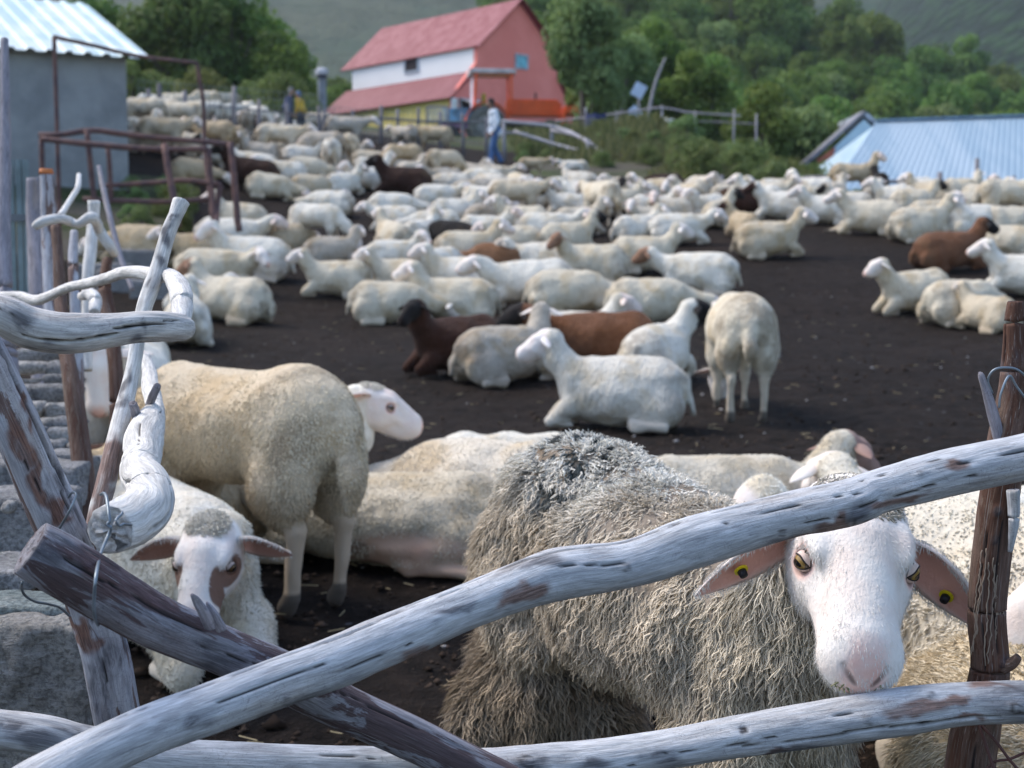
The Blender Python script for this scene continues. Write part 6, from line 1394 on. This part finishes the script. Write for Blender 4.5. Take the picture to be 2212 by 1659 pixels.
# ---------------------------------------------------------------- people
def person(x, Y, hd, hgt, shirt, trousers, hair, label, py=None, long_shirt=True, hat=None):
    p = W(x, 300, Y); p.z = gz(p.x, Y); r = empty('person', p, math.radians(hd), label, 'person'); r.scale = (hgt / 1.72,) * 3
    ln = .10  # leaning forward
    sk = flat('skin_tone', (.36, .20, .14), .6) if 'skin_tone' not in bpy.data.materials else bpy.data.materials['skin_tone']
    def leg(s, fx, kx): return [cone((0, s * .09, .92), (kx, s * .09, .49), .085, .058, 'w', .03), cone((kx, s * .09, .49), (fx, s * .09, .09), .055, .040, 'w', .03)]
    bd = []
    for s, fx, kx in ((1, .16, .12), (-1, -.18, .0)): bd += leg(s, fx, kx) + [cone((fx - .03, s * .09, .05), (fx + .15, s * .10, .03), .04, .03, 'w', .02)]
    bd += [ell((0, 0, .98), (.11, .16, .12), 'w', .05), ell((.03, 0, 1.2), (.11, .15, .16), 'w', .05), ell((.06, 0, 1.38), (.10, .17, .10), 'w', .05), cone((.08, 0, 1.44), (.12, 0, 1.54), .055, .05, 'w', .03),
           ell((.145, 0, 1.64), (.095, .075, .115), 'w', .02), ell((.20, 0, 1.58), (.04, .045, .04), 'w', .02), cone((.225, 0, 1.65), (.245, 0, 1.615), .012, .016, 'w', .01)]
    for s in (1, -1):
        bd += [ell((.14, s * .077, 1.63), (.02, .012, .03), 'w', .01), cone((.06, s * .19, 1.41), (.02, s * .23, 1.14), .05, .04, 'w', .03), cone((.02, s * .23, 1.14), (.12, s * .21, .90), .038, .028, 'w', .03),
               ell((.15, s * .205, .84), (.03, .018, .045), 'w', .015)]
        for k in range(4): bd.append(cone((.135 + .014 * k, s * .205, .81), (.145 + .014 * k, s * .19, .745 + .006 * abs(k - 1)), .0095, .008, 'w', .006))
        bd.append(cone((.165, s * .20, .86), (.195, s * .185, .80), .010, .009, 'w', .006))
    S = [ell((.215, s * .033, 1.645), (.012, .013, .01), 'w', .008) for s in (1, -1)]; S.append(cone((.243, -.02, 1.575), (.243, .02, 1.575), .004, .004, 'w', .006))
    V, Q = solidify(bd, .013, S); mesh_obj('body', V, Q, sk, r)
    hem = .74 if long_shirt else .92
    sh = [ell((.03, 0, 1.2), (.145, .185, .20), 'w', .06), ell((.06, 0, 1.38), (.125, .195, .115), 'w', .06), ell((-.02, 0, hem + .14), (.165, .195, .17), 'w', .08)]
    for s in (1, -1): sh += [cone((.06, s * .19, 1.41), (.02, s * .235, 1.14), .068, .060, 'w', .04), cone((.02, s * .235, 1.14), (.105, s * .215, .93), .058, .050, 'w', .03)]
    V, Q = solidify(sh, .018, disp=lambda P: .012 * vnoise(P * 9)); mesh_obj('shirt', V, Q, flat('shirt_%d' % int(x), shirt, .9), r)
    tr = [ell((0, 0, .96), (.13, .18, .14), 'w', .04)]
    for s, fx, kx in ((1, .16, .12), (-1, -.18, .0)): tr += [cone((0, s * .09, .92), (kx, s * .09, .49), .105, .078, 'w', .03), cone((kx, s * .09, .49), (fx, s * .09, .13), .075, .065, 'w', .03)]
    V, Q = solidify(tr, .016, disp=lambda P: .01 * vnoise(P * 12)); mesh_obj('trousers', V, Q, flat('trousers_%d' % int(x), trousers, .9), r)
    V, Q = solidify([ell((.125, 0, 1.68), (.10, .085, .10), 'w', .02), ell((.08, 0, 1.62), (.06, .07, .08), 'w', .02)], .014, [ell((.24, 0, 1.60), (.09, .1, .075), 'w', .01)]); mesh_obj('hair' if hat is None else 'hat', V, Q, flat('hair_%d' % int(x), hat or hair, .9), r)
    b = MB()
    for s, fx in ((1, .16), (-1, -.18)): b.tube([(fx - .07, s * .09, .045), (fx + .02, s * .09, .055), (fx + .13, s * .10, .04), (fx + .18, s * .10, .03)], [.045, .052, .045, .025], 12)
    b.build('shoes', flat('shoes_%d' % int(x), (.03, .025, .02), .7), r, True)
person(1070, 37.6, 198, 1.70, (.66, .72, .80), (.07, .14, .30), (.02, .018, .018), 'herder in a loose white shirt and blue jeans walking behind the flock, dark hair')
person(622, 37.0, 0, 1.25, (.06, .07, .14), (.05, .05, .08), (.2, .2, .2), 'small figure in dark blue clothes far behind the left sheep', long_shirt=False)
person(652, 37.5, 160, 1.2, (.52, .34, .04), (.04, .04, .06), (.1, .1, .12), 'small figure in a yellow jacket and blue cap left of the chimney', long_shirt=False, hat=(.12, .18, .32))

# ---------------------------------------------------------------- trees, bushes and hills
def leaf_mat(name, c1, c2):
    m = Mat(name, .7, .25); r = m.n('ObjectInfo').outputs['Random']; t = m.attr('tone')
    c = m.mix(t, c1, c2); h = m.n('HueSaturation'); m.l(c, h.inputs['Color']); m.l(m.math('ADD', .475, m.math('MULTIPLY', r, .05)), h.inputs['Hue']); m.l(m.math('ADD', .82, m.math('MULTIPLY', r, .3)), h.inputs['Value'])
    m.col(h.outputs[0]); m.b.inputs['Subsurface Weight'].default_value = 0
    tr = m.n('BsdfTranslucent'); m.l(h.outputs[0], tr.inputs[0]); mx = m.n('MixShader'); mx.inputs[0].default_value = .4
    out = m.t.nodes['Material Output']; m.l(m.b.outputs[0], mx.inputs[1]); m.l(tr.outputs[0], mx.inputs[2]); m.l(mx.outputs[0], out.inputs[0]); return m.m
LEAF = leaf_mat('leaves', (.058, .112, .026), (.19, .285, .062)); LEAFP = leaf_mat('pale_leaves', (.10, .16, .06), (.24, .32, .12)); LEAFB = leaf_mat('bush_leaves', (.075, .105, .032), (.22, .26, .085)); LEAFD = leaf_mat('dark_leaves', (.048, .095, .026), (.15, .225, .055))
BARK = wood_material('bark', (.12, .10, .09), (.05, .045, .04))
def crown_geo(seed, R, H, z0, nclump, nleaf, size, tall=1.):
    rg = np.random.default_rng(seed); cs = []
    for k in range(nclump):
        a = rg.random() * 6.3; h = rg.random(); rr = R * math.sqrt(rg.random()) * (1 - .55 * abs(h - .4) / .6) * .85
        cs.append((rr * math.cos(a), rr * math.sin(a), z0 + H * (.08 + .84 * h), R * rg.uniform(.24, .44)))
    cs = np.array(cs); i = rg.integers(0, nclump, nleaf); d = rg.standard_normal((nleaf, 3)); d /= np.linalg.norm(d, axis=1)[:, None]
    rad = cs[i, 3] * (.55 + .5 * rg.random(nleaf) ** .6); Pc = cs[i, :3] + d * rad[:, None] * np.array([1, 1, .85 * tall])
    n = d + .7 * rg.standard_normal((nleaf, 3)) + np.array([0, 0, .35]); n /= np.linalg.norm(n, axis=1)[:, None]
    t = np.cross(n, rg.standard_normal((nleaf, 3))); t /= np.linalg.norm(t, axis=1)[:, None]; b = np.cross(n, t); s = size * (.6 + .8 * rg.random(nleaf))[:, None]
    V = np.stack([Pc - t * s, Pc + b * s * .55, Pc + t * s, Pc - b * s * .55], 1).reshape(-1, 3)
    Q = np.arange(nleaf * 4).reshape(-1, 4); ct = rg.random(nclump); tone = np.clip(.55 * ct[i] + .45 * rg.random(nleaf), 0, 1)
    return V, Q, np.repeat(tone, 4), cs
def trunk_mb(cs, r0, H, seed):
    rg = np.random.default_rng(seed); b = MB(); b.tube([(0, 0, -.6), (.05, .03, H * .2), (-.04, .08, H * .45), (.03, 0, H * .8)], [r0, r0 * .8, r0 * .55, r0 * .2], 8, .08, seed)
    for c in cs[rg.choice(len(cs), min(7, len(cs)), replace=False)]:
        s = np.array([0, 0, H * rg.uniform(.15, .4)]); m_ = (s + c[:3]) / 2 + np.array([0, 0, -.1 * H * .3]); b.tube([s, m_, c[:3]], [r0 * .4, r0 * .25, r0 * .08], 6)
    return b
def tree_protos(defs, mat_by=None):
    out = []
    for (nm, seed, R, H, z0, nc, nl, sz, mt) in defs:
        r = bpy.data.objects.new(nm, None); V, Q, tone, cs = crown_geo(seed, R, H, z0, nc, nl, sz)
        t = trunk_mb(cs, R * .07, z0 + H, seed).build('trunk', BARK, r, True); c = mesh_obj('crown', V, Q, mt, r, attrs={'tone': tone}, smooth=False); out.append([r, t, c, False])
    return out
TP_ = tree_protos([('tree', 1, 2.6, 5.2, 1.0, 26, 5200, .16, LEAF), ('tree', 2, 3.0, 5.6, .9, 30, 5600, .17, LEAF), ('tree', 3, 2.3, 6.2, 1.1, 24, 5000, .16, LEAF), ('tree', 4, 2.8, 4.6, .7, 28, 5200, .16, LEAFD), ('tree', 5, 2.4, 5.0, .8, 22, 4400, .16, LEAFP)])
BP_ = tree_protos([('bush', 11, .9, 1.1, .1, 12, 1900, .055, LEAFB), ('bush', 12, 1.2, 1.3, .1, 14, 2300, .06, LEAFB), ('bush', 13, .8, .9, .1, 9, 1500, .055, LEAFP)])
def plant(pr, x, y, s, label, cat, group, rz=None, zoff=0., hs=1.):
    src = pr[:3]
    if pr[3]:
        r = src[0].copy(); C.objects.link(r)
        for ch in src[1:]: c = ch.copy(); C.objects.link(c); c.parent = r
    else: r = src[0]; C.objects.link(r); pr[3] = True
    r.location = (x, y, gz(x, y) + zoff); r.rotation_euler = (0, 0, random.uniform(0, 6.3) if rz is None else rz); r.scale = (s, s, s * hs)
    return tag(r, label, cat, group)
TREES = []
def wood_fill(n, pxr, Yr, smin_, smax, dmin, weights, cond, seed):
    rg = random.Random(seed); k = 0
    for _ in range(n * 40):
        if k >= n: break
        Y = math.sqrt(rg.uniform(Yr[0] ** 2, Yr[1] ** 2)); px = rg.uniform(*pxr); x = (px - 1106) / FPX * Y
        if not cond(px, Y) or any((x - a) ** 2 + (Y - b) ** 2 < dmin ** 2 for a, b, _ in TREES): continue
        kd = rg.choices(range(5), weights)[0]; s = rg.uniform(smin_, smax); o = plant(TP_[kd], x, Y, s, None, None, None, rg.uniform(0, 6.3), -.3 * s, rg.uniform(.9, 1.2)); TREES.append((x, Y, (o, kd, px, Y))); k += 1
wood_fill(170, (1120, 2330), (84, 150), .95, 1.35, 4.0, [4, 4, 2, 1, 2], lambda p, Y: not (p > 1750 and Y < 88), 1)
wood_fill(110, (1080, 2330), (150, 215), 1.25, 1.8, 7.5, [4, 4, 2, 2, 1], lambda p, Y: True, 2)
wood_fill(24, (1230, 1720), (50, 72), .55, .85, 3.2, [1, 1, 2, 0, 6], lambda p, Y: p > 1250 and not (p < 1330 and Y > 62), 3)
wood_fill(16, (1480, 1850), (54, 80), .8, 1.1, 4.2, [2, 2, 1, 5, 0], lambda p, Y: not (p > 1700 and Y < 60), 5)
wood_fill(40, (120, 520), (60, 92), .72, 1.0, 3.2, [3, 3, 2, 3, 1], lambda p, Y: not (p > 430 and Y < 64), 4)
wood_fill(34, (480, 740), (62, 98), .52, .74, 2.6, [3, 3, 2, 3, 1], lambda p, Y: not (p > 640 and Y < 90), 15)
wood_fill(10, (120, 430), (80, 100), .95, 1.2, 4.0, [3, 3, 2, 3, 1], lambda p, Y: True, 14)
KN = ['rounded green', 'broad green', 'upright green', 'dark green', 'pale green']
ZT = [(0, 720, 0, 76, 'near the fence on the left slope'), (0, 720, 76, 140, 'in the left tree line above the sheep'), (1000, 1400, 0, 82, 'close behind the bank and barn'), (1400, 1700, 0, 84, 'behind the panels on the bank'), (1400, 1900, 0, 84, 'between bank and blue roof'),
      (1000, 1500, 84, 150, 'on the wooded slope right of the barn'), (1500, 1850, 84, 150, 'on the wooded slope above the bank'), (1850, 2400, 84, 150, 'in the wood above the blue roof'), (1000, 1500, 150, 300, 'high on the slope behind the barn'), (1500, 1850, 150, 300, 'high on the middle of the wooded slope'), (1850, 2400, 150, 300, 'on the right ridge of the wood')]
for x, y, (o, kd, px, Y) in TREES:
    z = next((t for a, b, c, d, t in ZT if a <= px < b and c <= Y < d), 'at the edge of the wood'); tag(o, f'{KN[kd]} leafy tree {z}', 'tree', f'{KN[kd]} trees {z}')
# bushes and weeds on the bank
BUSH = []
rg_ = random.Random(8)
def bush_fill(n, pxr, Yr, s0, s1, lab, grp, dmin=.9):
    k = 0
    for _ in range(n * 30):
        if k >= n: break
        Y = rg_.uniform(*Yr); px = rg_.uniform(*pxr); x = (px - 1106) / FPX * Y
        if any((x - a) ** 2 + (Y - b) ** 2 < dmin ** 2 for a, b in BUSH): continue
        kd = rg_.choice([0, 1, 2]); plant(BP_[kd], x, Y, rg_.uniform(s0, s1), f'{["small olive", "wide olive", "pale low"][kd]} bush {lab}', 'bush', f'{["small olive", "wide olive", "pale low"][kd]} bushes {grp}', rg_.uniform(0, 6.3), -.1); BUSH.append((x, Y)); k += 1
bush_fill(34, (1480, 1760), (33.5, 41), .5, .95, 'on the bank at the left end of the blue roof', 'on the bank left of the blue roof')
bush_fill(26, (1290, 1520), (36, 43), .28, .5, 'on the bank under the panels', 'on the bank under the panels')
bush_fill(16, (1110, 1300), (38.5, 42), .25, .4, 'among the fallen poles right of the herder', 'among the fallen poles')
bush_fill(12, (1780, 2240), (30.2, 31.6), .28, .42, 'along the brush fence below the blue roof', 'along the brush fence')
bush_fill(18, (300, 700), (40, 52), .6, 1.1, 'behind the wire fence on the left slope', 'behind the left wire fence', 1.3)
bush_fill(8, (285, 420), (19.5, 22.3), .22, .38, 'in the weeds at the shed foot behind the pipes', 'at the shed foot', .5)
# grass tufts on the bank: nobody could count them
def grass():
    rg = np.random.default_rng(5); n = 26000; Y = rg.uniform(32.5, 58, n); px = rg.uniform(1050, 1790, n); X = (px - 1106) / FPX * Y
    kp = (px > 1150 + (Y < 40) * 60 - (Y - 34) * 4) & (Y > 33.5 + (px < 1400) * 3); X, Y = X[kp], Y[kp]; n = len(X); Z = ground_z(X, Y) - .02
    h = rg.uniform(.08, .38, n) * (.6 + .8 * (vnoise(np.stack([X * .7, Y * .7, X * 0], -1)) > 0)); a = rg.random(n) * 6.3; w = .03
    l = rg.normal(0, .12, (n, 2)); B = np.stack([X, Y, Z], -1); d = np.stack([np.cos(a) * w, np.sin(a) * w, 0 * a], -1)
    V = np.stack([B - d, B + d, B + d * .3 + np.stack([l[:, 0], l[:, 1], h], -1), B - d * .3 + np.stack([l[:, 0], l[:, 1], h], -1)], 1).reshape(-1, 3)
    tag(mesh_obj('grass', V, np.arange(n * 4).reshape(-1, 4), leaf_mat('grass_blades', (.06, .085, .03), (.20, .19, .085)), attrs={'tone': np.repeat(rg.random(n), 4)}, smooth=False), 'olive and straw coloured grass covering the bank', 'grass', kind='stuff')
grass()
# far hills
def hill(name, x0, x1, y0, y1, zf, mat, nx=140, ny=80):
    xs = np.linspace(x0, x1, nx); ys = np.linspace(y0, y1, ny); X, Y = np.meshgrid(xs, ys); Z = zf(X, Y)
    i = np.arange(ny - 1)[:, None] * nx; j = np.arange(nx - 1)[None]; Q = np.stack([i + j, i + j + 1, i + nx + j + 1, i + nx + j], -1).reshape(-1, 4)
    return tag(mesh_obj(name, np.stack([X, Y, Z], -1).reshape(-1, 3), Q, mat), kind='structure')
m = Mat('brush_hillside', .95, .1); p = m.geo(); a = m.noise(p, .006, 6, .65); b_ = m.noise(p, .05, 5, .7)
c = m.mix(m.ramp(a, .42, .60), (.024, .054, .026), (.062, .076, .042)); c = m.mix(m.ramp(b_, .45, .62), c, m.mix(1., c, (.55, .62, .5), 'MULTIPLY')); m.col(c); m.bump(b_, 1., 6)
M_H1 = m.m
m = Mat('forest_hillside', .95, .1); p = m.geo(); a = m.noise(p, .010, 5, .6); v = m.n('TexVoronoi'); v.inputs['Scale'].default_value = .14; m.l(p, v.inputs['Vector'])
c = m.mix(m.ramp(v.outputs['Distance'], .1, .75), (.018, .046, .014), (.005, .015, .007)); c = m.mix(m.ramp(a, .57, .62), c, (.06, .10, .035)); c = m.mix(m.ramp(m.noise(p, .021, 3), .67, .70), c, (.30, .29, .29)); m.col(c)
h_ = m.math('MULTIPLY', v.outputs['Distance'], -1.); m.bump(h_, 1., 5); M_H2 = m.m
hill('far_hills', -900, 800, 300, 1500, lambda X, Y: 10 + 330 * sstep(Y, 300, 1300) + 25 * fbm(np.stack([X / 130, Y / 130, X * 0], -1), 5, 3) * sstep(Y, 300, 700) - 20, M_H1)
hill('wooded_hill', 60, 900, 260, 760, lambda X, Y: 8 + 175 * sstep(Y - .35 * X, 190, 600) * sstep(X, 60, 260) + 9 * fbm(np.stack([X / 40, Y / 40, X * 0], -1), 5, 8), M_H2, 160, 110)

# air
def haze():
    b = MB(); b.box((0, 700, 215), (2600, 1800, 440)); m = bpy.data.materials.new('haze_air'); m.use_nodes = True; t = m.node_tree; t.nodes.remove(t.nodes['Principled BSDF'])
    v = t.nodes.new('ShaderNodeVolumePrincipled'); v.inputs['Color'].default_value = (.80, .88, 1, 1); v.inputs['Density'].default_value = .00021; v.inputs['Anisotropy'].default_value = .2
    t.links.new(v.outputs[0], t.nodes['Material Output'].inputs['Volume']); o = b.build('haze', m); o['kind'] = 'stuff'; o['label'] = 'thin blue mountain haze in front of the far hills'; o['category'] = 'haze'
haze()
